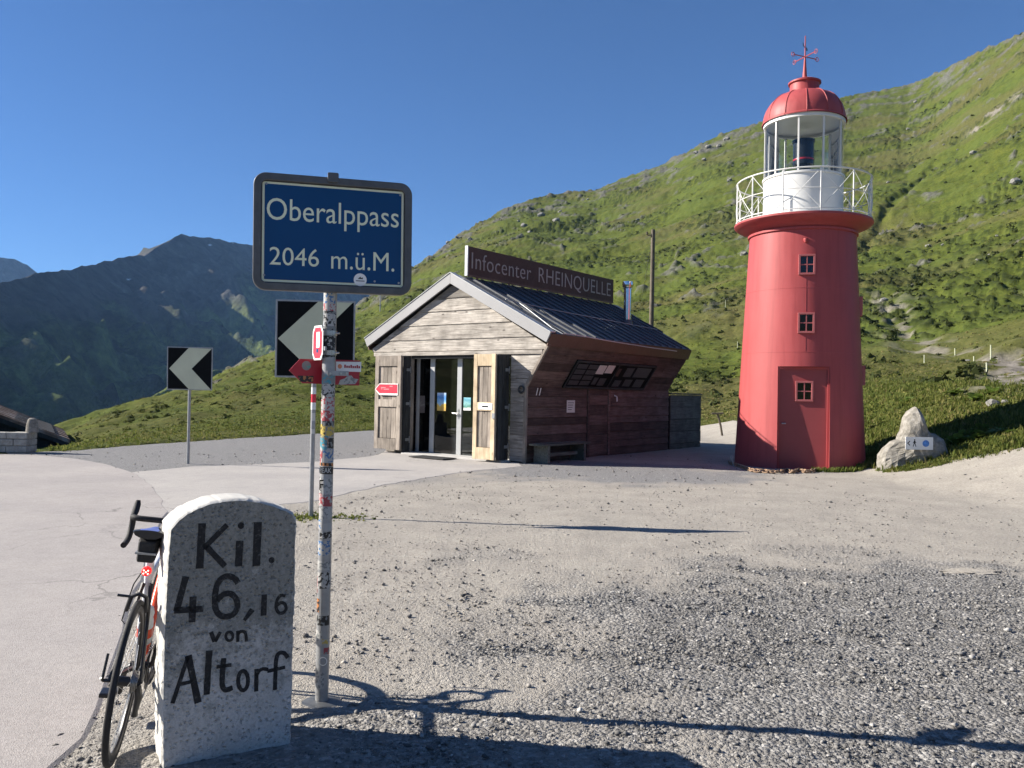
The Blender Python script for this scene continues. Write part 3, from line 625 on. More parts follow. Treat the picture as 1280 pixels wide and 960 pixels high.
# gallery
MB().lathe([(R1 - 0.01, ZT - 0.06), (R1 + 0.045, ZT - 0.05), (R1 + 0.045, ZT + 0.0), (R1 + 0.01, ZT + 0.012), (R1 + 0.06, ZT + 0.06), (1.38, ZT + 0.115), (1.50, ZT + 0.165), (1.565, ZT + 0.225), (1.565, ZT + 0.27), (0.5, ZT + 0.271)], 96).build('gallery_flare', 'lh_red', lh, True)
MB().lathe([(0.9, ZT + 0.272), (1.55, ZT + 0.272), (1.55, ZT + 0.284), (0.9, ZT + 0.284)], 96).build('gallery_floor', 'lh_white', lh, True)
GZ = ZT + 0.284; RT = 6.70; NP = 12; RR_ = 1.525
def ringpath(r, z, n=72): return [(r * math.cos(2 * math.pi * k / n), r * math.sin(2 * math.pi * k / n), z) for k in range(n)]
MB().tube(ringpath(RR_, RT), 0.018, 8, True).build('top_rail', 'lh_white', lh, True)
MB().tube(ringpath(RR_, GZ + 0.06), 0.013, 6, True).build('lower_rail', 'lh_white', lh, True)
MB().tube(ringpath(RR_, (RT + GZ) / 2 + 0.03), 0.010, 6, True).build('middle_rail', 'lh_white', lh, True)
pp = lambda k, z: (RR_ * math.cos(2 * math.pi * (k + 0.35) / NP), RR_ * math.sin(2 * math.pi * (k + 0.35) / NP), z)
def arc(k, z0, z1, n=8): return [pp(k + i / n, z0 + (z1 - z0) * i / n) for i in range(n + 1)]
for k in range(NP):
    MB().tube([pp(k, GZ - 0.005), pp(k, RT - 0.018)], 0.016, 8).build('railing_post', 'lh_white', lh, True)
    MB().tube(arc(k, GZ + 0.07, RT - 0.03), 0.0075, 6).build('cross_brace', 'lh_white', lh, True)
    MB().tube(arc(k, RT - 0.03, GZ + 0.07), 0.0075, 6).build('cross_brace', 'lh_white', lh, True)
# lantern room
RD, ZD, ZG = 0.905, 6.78, 8.06
MB().lathe([(RD, GZ - 0.008), (RD, ZD - 0.03), (RD + 0.03, ZD - 0.025), (RD + 0.03, ZD + 0.02), (0.0, ZD + 0.021)], 64).build('lantern_drum', 'lh_white', lh, True)
MB().lathe([(RD - 0.06, ZG - 0.02), (RD + 0.025, ZG - 0.02), (RD + 0.025, ZG + 0.06), (RD - 0.06, ZG + 0.06)], 64).build('lantern_ring', 'lh_white', lh, True)
NB = 10
for k in range(NB):
    a = 2 * math.pi * (k + 0.2) / NB; c, s = math.cos(a), math.sin(a)
    MB().hexa([((RD - 0.05 * i) * c - j * 0.019 * s, (RD - 0.05 * i) * s + j * 0.019 * c, z) for z in (ZD + 0.02, ZG - 0.02) for i, j in ((0, -1), (0, 1), (1, 1), (1, -1))]).build('glazing_post', 'lh_white', lh, bevel=0.004)
    MB().lathe([(RD - 0.025, ZD + 0.021), (RD - 0.025, ZG - 0.021)], 6, a + 0.028, a + 2 * math.pi / NB - 0.028).build('glass_pane', 'glass', lh, True, fix=False)
ln = MB().lathe([(0.0, ZD + 0.022), (0.17, ZD + 0.022), (0.17, ZD + 0.35), (0.235, ZD + 0.36), (0.235, ZD + 0.90), (0.26, ZD + 0.905), (0.26, ZD + 0.95), (0.1, ZD + 1.0), (0.0, ZD + 1.0)], 32).build('lamp', 'lens', lh, True)
MB().lathe([(0.236, ZD + 0.46), (0.241, ZD + 0.48), (0.236, ZD + 0.50)], 32).build('lens_band', 'red_sign', ln, True)
MB().lathe([(RD - 0.03, ZG + 0.061), (0.0, ZG + 0.062)], 48).build('ceiling', 'lh_white', lh)
# dome: twelve gores with standing ribs
dome = [(0.965, ZG + 0.055), (0.965, ZG + 0.085), (0.93, ZG + 0.11)] + [(0.355 + 0.575 * math.cos(R(t)), ZG + 0.11 + 0.66 * math.sin(R(t))) for t in range(8, 91, 9)]
for k in range(12):
    MB().lathe(dome, 4, 2 * math.pi * k / 12 + 0.004, 2 * math.pi * (k + 1) / 12 - 0.004).build('dome_panel', 'lh_red', lh, True)
    a = 2 * math.pi * k / 12
    MB().tube([((r + 0.002) * math.cos(a), (r + 0.002) * math.sin(a), z) for r, z in dome[2:]], 0.013, 6).build('dome_rib', 'lh_red', lh, True)
ZC = dome[-1][1]
MB().lathe([(0.365, ZC - 0.04), (0.335, ZC + 0.0), (0.335, ZC + 0.24), (0.375, ZC + 0.25), (0.375, ZC + 0.285), (0.30, ZC + 0.32), (0.10, ZC + 0.34), (0.0, ZC + 0.345)], 36).build('vent_collar', 'lh_red', lh, True)
fn = MB().lathe([(0.075, ZC + 0.33), (0.055, ZC + 0.40), (0.022, ZC + 0.85), (0.014, ZC + 1.0), (0.012, 10.24), (0.0, 10.25)], 12).build('finial', 'lh_red', lh, True)
ZV = 9.74
for a in (R(38), R(128)):
    c, s = math.cos(a), math.sin(a); L = 0.36
    MB().tube([(-L * c, -L * s, ZV), (L * c, L * s, ZV)], 0.011, 6).build('vane_arm', 'lh_red', fn, True)
    for q in (-1, 1):
        MB().tube([(q * L * c + 0.05 * math.cos(t) * c, q * L * s + 0.05 * math.cos(t) * s, ZV + 0.05 * math.sin(t)) for t in [2 * math.pi * i / 10 for i in range(10)]], 0.008, 5, True).build('vane_letter_ring', 'lh_red', fn, True)
a = R(70); c, s = math.cos(a), math.sin(a)
MB().prism([(-0.16, -0.01), (0.10, -0.012), (0.10, -0.05), (0.2, 0.0), (0.10, 0.05), (0.10, 0.012), (-0.10, 0.012), (-0.18, 0.06)], (0, 0, ZV + 0.22), (c, s, 0), (0, 0, 1), (s, -c, 0), -0.005, 0.005).build('weather_vane', 'lens', fn)

# ------------------------------------------------------------------ info centre building
BC = gnd(655, 579); BA = R(52.5) - R(90)
BX = Vector((math.cos(BA), math.sin(BA), 0)); BY = Vector((-math.sin(BA), math.cos(BA), 0)); BZ = Vector((0, 0, 1))
bd = empty('info_centre', 'timber info hut with dark metal roof and long brown ridge sign', 'building', BC, BA)
def loc_ray(px, py):
    d = ray(px, py); o = Vector((0, 0, EYE)) - BC; return Vector((o.dot(BX), o.dot(BY), o.z)), Vector((d.dot(BX), d.dot(BY), d.z))
def bhit(px, py, p0, n):
    o, d = loc_ray(px, py); p0 = Vector(p0); n = Vector(n); t = (p0 - o).dot(n) / d.dot(n); return o + d * t
XL, XM = -4.44, -2.22                       # left wall, ridge
KN, EV = 1.75, 2.66                         # knee and eave heights of the flared wall
EX = 0.60
def x_right(z):
    if z <= KN: return 0.0
    if z <= EV: return EX * (z - KN) / (EV - KN)
    return EX + (XM - EX) * (z - EV) / (4.20 - EV)
def x_left(z): return 2 * XM - x_right(z)
YB = lambda x: 6.86 + (0.72 - x) * 0.287   # the rear wall stands askew
brk = [KN, EV]
def band(z0, z1, side='both', inner=None):
    zs = [z0] + [z for z in brk if z0 < z < z1] + [z1]
    rt = [(x_right(z), z) for z in zs]; lf = [(x_left(z), z) for z in zs]
    if side == 'right': lf = [(inner, z) for z in zs]
    if side == 'left': rt = [(inner, z) for z in zs]
    return rt + lf[::-1]
# backing walls
fw = MB()
fw.prism([(x_right(z) - 0.02, z) for z in (-0.1, KN, EV)] + [(x_right(EV) - 0.02, 2.47), (-0.40, 2.47), (-0.40, -0.1)][1:], (0, 0, 0), (1, 0, 0), (0, 0, 1), (0, -1, 0), -0.10, 0.0)
fw.prism([(x_left(z) + 0.02, z) for z in (-0.1, KN, EV)] + [(-3.60, 2.47), (-3.60, -0.1)], (0, 0, 0), (1, 0, 0), (0, 0, 1), (0, -1, 0), -0.10, 0.0)
fw.prism([(x_right(2.47) - 0.02, 2.475), (x_right(EV) - 0.02, EV), (XM, 4.18), (x_left(EV) + 0.02, EV), (x_left(2.47) + 0.02, 2.475)], (0, 0, 0), (1, 0, 0), (0, 0, 1), (0, -1, 0), -0.095, 0.003)
fwo = fw.build('front_wall', 'wood_palev', bd)
def plank_front(poly, lean=0.02):
    zlo = min(p[1] for p in poly); zhi = max(p[1] for p in poly)
    if zhi - zlo < 0.03: return
    s = MB(); n = len(poly); off = lambda z: 0.035 - lean * (z - zlo) / (zhi - zlo)
    vs = [(x, -off(z), z) for x, z in poly] + [(x, -0.004, z) for x, z in poly]
    s.add(vs, [tuple(range(n)), tuple(reversed(range(n, 2 * n)))] + [(i, (i + 1) % n, n + (i + 1) % n, n + i) for i in range(n)])
    s.build('plank', 'wood_pale', fwo, bevel=0.004)
gz = [2.575, 2.86, 3.22, 3.55, 3.86, 4.16]
for z0, z1 in zip(gz[:-1], gz[1:]):
    plank_front([(max(min(x, x_right(z) - 0.0), x_left(z)), z) for x, z in band(z0 + 0.004, z1 - 0.004)])
MB().box(x_left(2.52) + 0.02, x_right(2.52) - 0.02, -0.06, -0.004, 2.472, 2.566).build('lintel_board', 'wood_pale', fwo, bevel=0.005)
z = 0.03
while z < 2.4:
    h = rnd.choice([0.2, 0.23, 0.26, 0.3]); z1 = min(z + h, 2.468)
    if 2.468 - z1 < 0.1: z1 = 2.468
    plank_front(band(z, z1 - 0.006, 'right', -0.40), 0.01); plank_front(band(z, z1 - 0.006, 'left', -3.60), 0.01); z = z1
MB().prism([(-0.008, 0.0), (-0.008, KN), (EX - 0.01, EV), (EX + 0.07, EV + 0.02), (0.07, KN - 0.03), (0.06, 0.0)], (0, 0, 0), (1, 0, 0), (0, 0, 1), (0, -1, 0), -0.01, 0.055).build('corner_board', 'wood_palev', fwo, bevel=0.005)
# side wall (lower) and flared upper wall
sw = MB().hexa([(-0.10, 0.0, -0.2), (-0.004, 0.0, -0.2), (-0.004, YB(0), -0.2), (-0.10, YB(-0.1), -0.2), (-0.10, 0.0, KN), (-0.004, 0.0, KN), (-0.004, YB(0), KN), (-0.10, YB(-0.1), KN)])
sw.hexa([(-0.10, 0.0, KN + 0.002), (-0.004, 0.0, KN + 0.002), (-0.004, YB(0), KN + 0.002), (-0.10, YB(-0.1), KN + 0.002), (EX - 0.10, 0.0, EV), (EX - 0.004, 0.0, EV), (EX - 0.004, YB(EX), EV), (EX - 0.10, YB(EX), EV)])
swo = sw.build('side_wall', 'wood_brown', bd)
D0, D1 = 2.62, 3.62
def side_plank(y0, y1, z0, z1):
    MB().hexa([(0.0, y0, z0), (0.034, y0, z0), (0.034, y1, z0), (0.0, y1, z0), (0.0, y0, z1), (0.014, y0, z1), (0.014, y1, z1), (0.0, y1, z1)]).build('plank', 'wood_brown', swo, bevel=0.004)
z = 0.02
while z < KN - 0.05:
    z1 = min(z + rnd.uniform(0.17, 0.25), KN - 0.01)
    if KN - z1 < 0.1: z1 = KN - 0.01
    cuts = [0.062, D0 - 0.05]; side_plank(cuts[0], cuts[1], z, z1 - 0.006)
    side_plank(D1 + 0.05, YB(0) - 0.02, z, z1 - 0.006)
    if z1 > 1.6: side_plank(D0 + 0.05, D1 - 0.05, z, z1 - 0.006)
    z = z1
sdo = MB().box(0.0, 0.022, D0 + 0.05, D1 - 0.05, 0.05, 1.58).build('side_door', 'wood_brown', bd)
for k in range(6): MB().box(0.0225, 0.034, D0 + 0.055, D1 - 0.055, 0.06 + 0.252 * k, 0.06 + 0.252 * (k + 1) - 0.008).build('plank', 'wood_brown', sdo, bevel=0.003)
for y in (D0, D1): MB().box(0.002, 0.055, y - 0.047, y + 0.047, 0.0, KN - 0.012).build('wall_post', 'wood_brown', bd, bevel=0.004)
sn = Vector((EV - KN, 0, -EX)).normalized(); st = Vector((EX, 0, EV - KN)).normalized(); SL = math.hypot(EX, EV - KN)
def slant(y, t, h=0.0): p = Vector((0, y, KN)) + st * t + sn * h; return p
k4 = 5
for k in range(k4):
    t0 = SL * k / k4 + 0.004; t1 = SL * (k + 1) / k4 - 0.004
    for y0, y1 in ((0.062, 2.9 + 0.3 * (k % 2)), (2.906 + 0.3 * (k % 2), YB(0.3) - 0.02)):
        MB().hexa([tuple(slant(y0, t0, 0.0)), tuple(slant(y0, t0, 0.03)), tuple(slant(y1, t0, 0.03)), tuple(slant(y1, t0, 0.0)), tuple(slant(y0, t1, 0.0)), tuple(slant(y0, t1, 0.014)), tuple(slant(y1, t1, 0.014)), tuple(slant(y1, t1, 0.0))]).build('plank', 'wood_brown', swo, bevel=0.004)
# left side, rear, floor: plain walls nobody sees from the lot
MB().hexa([(XL, 0.0, -0.2), (XL + 0.1, 0.0, -0.2), (XL + 0.1, YB(XL), -0.2), (XL, YB(XL), -0.2), (XL, 0.0, KN), (XL + 0.1, 0.0, KN), (XL + 0.1, YB(XL), KN), (XL, YB(XL), KN)]).hexa([(XL, 0.0, KN + 0.002), (XL + 0.1, 0.0, KN + 0.002), (XL + 0.1, YB(XL), KN + 0.002), (XL, YB(XL), KN + 0.002), (XL - EX, 0.0, EV), (XL - EX + 0.1, 0.0, EV), (XL - EX + 0.1, YB(XL - EX), EV), (XL - EX, YB(XL - EX), EV)]).build('left_wall', 'wood_brown', bd)
rp = [(0, -0.2), (0, KN), (EX - 0.02, EV), (XM, 4.18), (XL - EX + 0.02, EV), (XL, KN), (XL, -0.2)]
vs = [(x, YB(x) - 0.09, z) for x, z in rp] + [(x, YB(x) - 0.01, z) for x, z in rp]; n = len(rp)
MB().add(vs, [tuple(range(n)), tuple(reversed(range(n, 2 * n)))] + [(i, (i + 1) % n, n + (i + 1) % n, n + i) for i in range(n)]).build('rear_wall', 'wood_brown', bd)
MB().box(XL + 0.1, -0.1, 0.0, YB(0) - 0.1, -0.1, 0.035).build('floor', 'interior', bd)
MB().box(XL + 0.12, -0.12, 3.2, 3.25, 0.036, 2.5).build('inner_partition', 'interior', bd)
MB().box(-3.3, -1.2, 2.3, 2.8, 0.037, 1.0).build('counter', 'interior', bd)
# roof
RZ = 4.43; EE, EZ = 0.74, 2.92
def roof_slab(s):
    f = (lambda x: x) if s > 0 else (lambda x: 2 * XM - x)
    p = [(f(EE), EZ), (XM, RZ), (XM, RZ - 0.13), (f(EE - 0.06), EZ - 0.10)]; ys = lambda x: YB(x) + 0.12
    vs = [(x, -0.10, z) for x, z in p] + [(x, ys(x), z) for x, z in p]
    return MB().add(vs, [(0, 1, 2, 3), (7, 6, 5, 4), (0, 4, 5, 1), (1, 5, 6, 2), (2, 6, 7, 3), (3, 7, 4, 0)])
rs_ = (RZ - EZ) / (EE - XM)
rooft = Vector((EE - XM, 0, EZ - RZ)).normalized(); roofn = Vector((RZ - EZ, 0, EE - XM)).normalized(); RL = math.hypot(EE - XM, RZ - EZ)
rf = roof_slab(1).build('roof', 'roofing', bd); rfl = roof_slab(-1).build('roof', 'roofing', bd)
y = 0.12
while y < 7.6:
    a = Vector((XM, y, RZ)) + rooft * 0.06; 
    tmax = RL - 0.02
    if y > YB(EE) + 0.08: tmax = RL * max(0.05, (YB(XM) + 0.10 - y) / (YB(XM) - YB(EE)))
    e = Vector((XM, y, RZ)) + rooft * tmax; w = Vector((0, 0.016, 0)); u = roofn * 0.04; dn = roofn * 0.001
    MB().hexa([tuple(q) for q in (a - w + dn, e - w + dn, e + w + dn, a + w + dn, a - w + u, e - w + u, e + w + u, a + w + u)]).build('standing_seam', 'roofing', rf)
    y += 0.42
for s in (1, -1):   # bargeboards on the gable
    f = (lambda x: x) if s > 0 else (lambda x: 2 * XM - x)
    pts = [(f(XM + (0.0015 if s > 0 else 0.0015)), RZ + 0.035), (f(EE + 0.03), EZ + 0.02), (f(EE - 0.085), EZ - 0.20), (f(XM + 0.0015), RZ - 0.225)]
    MB().prism(pts, (0, 0, 0), (1, 0, 0), (0, 0, 1), (0, -1, 0), 0.102, 0.15).build('bargeboard', 'trim', bd, bevel=0.004)
    pts2 = [(f(XM + 0.0015), RZ + 0.036), (f(EE + 0.03), EZ + 0.021), (f(EE + 0.03), EZ + 0.036), (f(XM + 0.0015), RZ + 0.051)]
    MB().prism(pts2, (0, 0, 0), (1, 0, 0), (0, 0, 1), (0, -1, 0), -0.02, 0.165).build('verge_flashing', 'alu', bd)
    vs = [(f(EE - 0.01), -0.098, EZ - 0.012), (f(EE + 0.02), -0.098, EZ - 0.012), (f(EE + 0.02), YB(f(EE)) + 0.13, EZ - 0.012), (f(EE - 0.01), YB(f(EE)) + 0.13, EZ - 0.012)]
    vs2 = [(f(EX + 0.02), -0.098, EV - 0.02), (f(EX + 0.05), -0.098, EV - 0.02), (f(EX + 0.05), YB(f(EX)) + 0.10, EV - 0.02), (f(EX + 0.02), YB(f(EX)) + 0.10, EV - 0.02)]
    MB().hexa(vs2 + vs).build('eave_fascia', 'fascia', bd)
roof_hit = lambda px, py, h=0.05: bhit(px, py, Vector((XM, 0, RZ)) + roofn * h, roofn)
MB().tube([roof_hit(*p) for p in ((632, 374), (648, 378), (700, 389), (775, 403), (822, 412))], 0.010, 6).build('snow_rod', 'alu', rf, True)
MB().tube([roof_hit(*p) for p in ((648, 378), (658, 385), (676, 399), (690, 410), (703, 417), (716, 418), (760, 426), (810, 434), (846, 439))], 0.011, 6).build('lightning_cable', 'alu', rf, True)
cb = roof_hit(784, 404, 0.0)
fl = MB().lathe([(0.11, -0.25), (0.11, 0.98), (0.135, 0.985), (0.135, 1.0), (0.09, 1.02), (0.09, 1.07)], 24, c=tuple(cb)).build('flue_pipe', 'steel', bd, True)
MB().lathe([(0.0, 1.02), (0.15, 1.03), (0.16, 1.10), (0.15, 1.19), (0.0, 1.22)], 24, c=tuple(cb)).build('flue_cap', 'steel', fl, True)
MB().lathe([(0.16, -0.06), (0.15, 0.04), (0.115, 0.10)], 24, c=tuple(cb)).build('flue_collar', 'roofing', fl, True)
# ridge sign
SY0, SY1, SZ0, SZ1 = 0.46, 7.50, 4.50, 5.20
rsg = MB().box(XM - 0.03, XM + 0.03, SY0, SY1, SZ0, SZ1).build('ridge_sign', 'board_brown', bd)
MB().box(XM - 0.045, XM + 0.045, SY0 - 0.03, SY0 - 0.001, SZ0 - 0.04, SZ1 + 0.01).build('sign_end_cap', 'alu', rsg)
MB().box(XM - 0.042, XM + 0.042, SY0, SY1, SZ0 - 0.04, SZ0 - 0.001).build('sign_rail', 'fascia', rsg)
yy = SY0 + 0.4
while yy < SY1: MB().box(XM - 0.02, XM + 0.02, yy - 0.03, yy + 0.03, RZ - 0.03, SZ0 - 0.041).build('sign_foot', 'fascia', rsg); yy += 1.3
for txt, y0, y1 in (('Infocenter', 0.60, 3.10), ('RHEINQUELLE', 3.46, 7.32)):
    me = text_mesh(txt, 0.60, 1.0, 0.004, -0.006, 1.05); xs = [v.co.x for v in me.vertices]; w = max(xs) - min(xs); mid = (max(xs) + min(xs)) / 2
    me.transform(Matrix.Diagonal(((y1 - y0) / w, 1, 1, 1)) @ Matrix.Translation((-mid, 0, 0)))
    me.transform(frame_m((XM + 0.035, (y0 + y1) / 2, SZ0 + 0.34), (0, 1, 0), (0, 0, 1))); link('lettering', me, 'letter_grey', rsg)
# glazed entrance
GYY = 0.22
def gx(px): return bhit(px, 500, (0, GYY, 0), (0, 1, 0)).x
p1, p2 = gx(541), gx(575)
gd = MB()
for x in (p1, p2): gd.box(x - 0.075, x + 0.075, GYY - 0.03, GYY + 0.03, 0.05, 2.40)
gd.box(-3.60, -3.50, GYY - 0.03, GYY + 0.03, 0.05, 2.40).box(-0.50, -0.40, GYY - 0.03, GYY + 0.03, 0.05, 2.40)
go = gd.build('door_frame', 'alu', bd, bevel=0.004)
MB().box(-3.60, -0.40, GYY - 0.032, GYY + 0.032, 2.402, 2.47).build('head_rail', 'alu', go); MB().box(-3.60, -0.40, GYY - 0.032, GYY + 0.032, 0.036, 0.049).build('threshold', 'alu', go)
for x0, x1 in ((-3.50, p1 - 0.075), (p1 + 0.075, p2 - 0.075), (p2 + 0.075, -0.50)): MB().box(x0 + 0.001, x1 - 0.001, GYY - 0.004, GYY + 0.004, 0.05, 2.40).build('glass_pane', 'glass_dark', go)
MB().tube([(p2 - 0.01, GYY - 0.03, 1.05), (p2 - 0.01, GYY - 0.09, 1.05), (p2 - 0.16, GYY - 0.09, 1.06)], 0.013, 8).build('door_handle', 'chrome', go, True)
MB().box(p2 - 0.03, p2 + 0.012, GYY - 0.036, GYY - 0.0305, 0.93, 1.16).build('lock_plate', 'chrome', go)
MB().box(-3.6, -0.4, 0.0, GYY - 0.033, 2.40, 2.469).build('soffit', 'wood_dark', bd)
MB().box(-3.62, -0.38, -0.30, GYY - 0.034, -0.05, 0.045).build('door_step', 'concrete', bd, bevel=0.01)
# folding shutters: one leaf square to the wall, one facing out
def leaf(x0, x1, y, z0, z1, mframe, mfield, wst=0.13):
    lf = MB().box(x0 + 0.01, x1 - 0.01, y - 0.015, y + 0.02, z0 + 0.01, z1 - 0.01).build('shutter_leaf', mfield, bd)
    for a, c in ((x0, x0 + wst), (x1 - wst, x1)): MB().box(a, c, y - 0.06, y - 0.016, z0, z1).build('stile', mframe, lf, bevel=0.004)
    for a, c in ((z1 - 0.27, z1 - 0.004), (1.17, 1.36), (z0 + 0.004, z0 + 0.27)): MB().box(x0 + wst + 0.002, x1 - wst - 0.002, y - 0.058, y - 0.016, a, c).build('rail', mframe, lf, bevel=0.004)
    xx = x0 + wst; k = 0
    while xx < x1 - wst - 0.05:
        x2 = min(xx + 0.15, x1 - wst); MB().box(xx + 0.004, x2 - 0.004, y - 0.028, y - 0.0155, z0 + 0.28, z1 - 0.28).build('plank', mfield, lf, bevel=0.003); xx = x2
    return lf
def side_leaf(x, y0, z0, z1):
    lf = MB().box(x - 0.02, x + 0.02, y0, -0.04, z0, z1).build('shutter_leaf', 'wood_dark', bd)
    n = 3; w = (-0.04 - y0) / n
    for k in range(n): MB().box(x + 0.021, x + 0.034, y0 + k * w + 0.004, y0 + (k + 1) * w - 0.004, z0 + 0.005, z1 - 0.005).build('plank', 'wood_dark', lf, bevel=0.003)
    for z in (z0 + 0.3, (z0 + z1) / 2, z1 - 0.35): MB().box(x + 0.035, x + 0.045, -0.20, -0.05, z - 0.035, z + 0.035).box(x + 0.035, x + 0.055, -0.075, -0.052, z - 0.08, z + 0.08).build('hinge', 'galv', lf)
    return lf
fxo = lambda px, y: bhit(px, 500, (0, y, 0), (0, 1, 0)).x
YL = -0.30; l0, l1 = fxo(470.5, YL), fxo(502.5, YL); leaf(l0, l1, YL, 0.10, 2.47, 'wood_palev', 'wood_palev'); side_leaf(l1 + 0.005, YL + 0.03, 0.06, 2.465)
YR = -0.46; r0_, r1_ = fxo(593.5, YR), fxo(620.5, YR); rl = leaf(r0_, r1_, YR, 0.06, 2.46, 'wood_new', 'wood_palev', 0.11); side_leaf(r1_ + 0.005, YR + 0.03, 0.05, 2.46)
MB().box(r1_ - 0.06, r1_ + 0.02, YR - 0.085, YR - 0.061, 1.0, 1.12).build('latch', 'galv', rl)
p = bhit(652, 487, (0, -0.06, 0), (0, 1, 0)); MB().lathe([(0.05, 0.0), (0.075, 0.02), (0.10, 0.0), (0.075, -0.02), (0.05, 0.0)], 12).build('wreath', 'wood_dark', bd, True).matrix_local = frame_m((p.x, -0.075, p.z), (1, 0, 0), (0, 0, 1))
for dx in (0, 0.07):
    q = bhit(670 + dx * 55, 484, (0.036, 0, 0), (1, 0, 0)); q0 = Vector((0.0, q.y, KN - 0.12)); MB().prism([(0, 0), (0.03, 0), (0.09, 0.17), (0.06, 0.17)], (0.036, q.y, KN - 0.21), (0, 1, 0), (0, 0, 1), (1, 0, 0), 0, 0.003).build('painted_stroke', 'white', bd)
q = bhit(769, 499, (0.05, 0, 0), (1, 0, 0)); MB().tube([(0.02, q.y, q.z + 0.10), (0.10, q.y, q.z + 0.06), (0.12, q.y - 0.03, q.z - 0.06)], 0.018, 8).build('wall_hook', 'white', bd, True)

# things on and around the hut
def wpt(v): return BC + BX * v[0] + BY * v[1] + BZ * v[2]
def flat_sign(name, label, cat, corner_loc, ex, ey, ez, w, h, t, mat, poly=None, group=None):
    root = empty(name, label, cat, corner_loc, 0, group)
    pl = poly or [(-w / 2, -h / 2), (w / 2, -h / 2), (w / 2, h / 2), (-w / 2, h / 2)]
    o = MB().prism(pl, (0, 0, 0), ex, ey, ez, 0, t).build('panel', mat, root, bevel=0.002); return root, o
def patch(root, name, x0, x1, y0, y1, ex, ey, ez, h, mat, t=0.0015):
    return MB().prism([(x0, y0), (x1, y0), (x1, y1), (x0, y1)], (0, 0, 0), ex, ey, ez, h, h + t).build(name, mat, root)
def label_text(root, txt, size, xs, cx, cy, ex, ey, h, mat, name='lettering', off=0.0):
    me = text_mesh(txt, size, xs, 0.0006, off); me.transform(frame_m(Vector(ex) * cx + Vector(ey) * cy + Vector(ex).cross(Vector(ey)) * h, ex, ey)); return link(name, me, mat, root)
NB_ = -BY
def front_px(px0, px1, py0, py1, y):
    a = bhit(px0, (py0 + py1) / 2, (0, y, 0), (0, 1, 0)); c = bhit(px1, (py0 + py1) / 2, (0, y, 0), (0, 1, 0))
    t = bhit((px0 + px1) / 2, py0, (0, y, 0), (0, 1, 0)); d = bhit((px0 + px1) / 2, py1, (0, y, 0), (0, 1, 0))
    return wpt(Vector(((a.x + c.x) / 2, y, (t.z + d.z) / 2))), abs(c.x - a.x), abs(t.z - d.z)
# red arrow on the left shutter
c0, w, h = front_px(469, 497.5, 479.5, 494, YL - 0.065)
root, o = flat_sign('direction_sign', 'bright red arrow sign fixed to the grey left shutter', 'sign', c0, BX, BZ, NB_, w, h, 0.008, 'white', [(-w / 2, 0), (-w / 2 + 0.16, -h / 2), (w / 2, -h / 2), (w / 2, h / 2), (-w / 2 + 0.16, h / 2)])
MB().prism([(-w / 2 + 0.025, 0), (-w / 2 + 0.165, -h / 2 + 0.05), (w / 2 - 0.015, -h / 2 + 0.05), (w / 2 - 0.015, h / 2 - 0.018), (-w / 2 + 0.165, h / 2 - 0.018)], (0, 0, 0), BX, BZ, NB_, 0.0085, 0.0092).build('red_field', 'red_bright', root)
M['faded_print'] = plain('faded_print', (0.70, 0.25, 0.26), 0.5)
for x0, x1, y0 in ((-0.19, -0.02, 0.035), (-0.18, -0.14, 0.0), (-0.09, 0.10, -0.005), (0.12, 0.23, 0.07)): patch(root, 'print_line', x0, x1, y0, y0 + 0.022, BX, BZ, NB_, 0.0095, 'faded_print', 0.0004)
# white plate on the right shutter
c0, w, h = front_px(598.5, 615.5, 504, 512, YR - 0.062)
root, o = flat_sign('door_plate', 'small white nameplate on the fresh timber shutter', 'sign', c0, BX, BZ, NB_, w, h, 0.006, 'white'); patch(root, 'print_line', -0.1, 0.08, -0.02, 0.012, BX, BZ, NB_, 0.0062, 'black')
def art(name, stops, scale=3.0, axis='Z', dist=1.0):
    m, nt, bs = new_mat(name); v = mapped(nt); s = nt.nodes.new('ShaderNodeSeparateXYZ'); nt.links.new(v, s.inputs[0])
    f = mth(nt, 'ADD', mth(nt, 'ADD', mth(nt, 'MULTIPLY', s.outputs[axis], scale), 0.5), mth(nt, 'MULTIPLY', mth(nt, 'SUBTRACT', noise(nt, v, 9, 4), 0.5), dist))
    nt.links.new(ramp(nt, f, stops).outputs[0], bs.inputs['Base Color']); bs.inputs['Roughness'].default_value = 0.4; return m
M['poster_a'] = art('poster_sky_and_wheat', [(0.12, (0.55, 0.35, 0.08)), (0.35, (0.75, 0.5, 0.1)), (0.45, (0.35, 0.6, 0.8)), (0.7, (0.06, 0.25, 0.6)), (0.95, (0.5, 0.65, 0.85))], 2.0, 'Z', 0.5)
M['poster_b'] = art('poster_lake', [(0.15, (0.6, 0.65, 0.6)), (0.35, (0.05, 0.22, 0.16)), (0.55, (0.25, 0.5, 0.5)), (0.75, (0.08, 0.3, 0.4)), (0.9, (0.3, 0.65, 0.75))], 2.6, 'Z', 0.5)
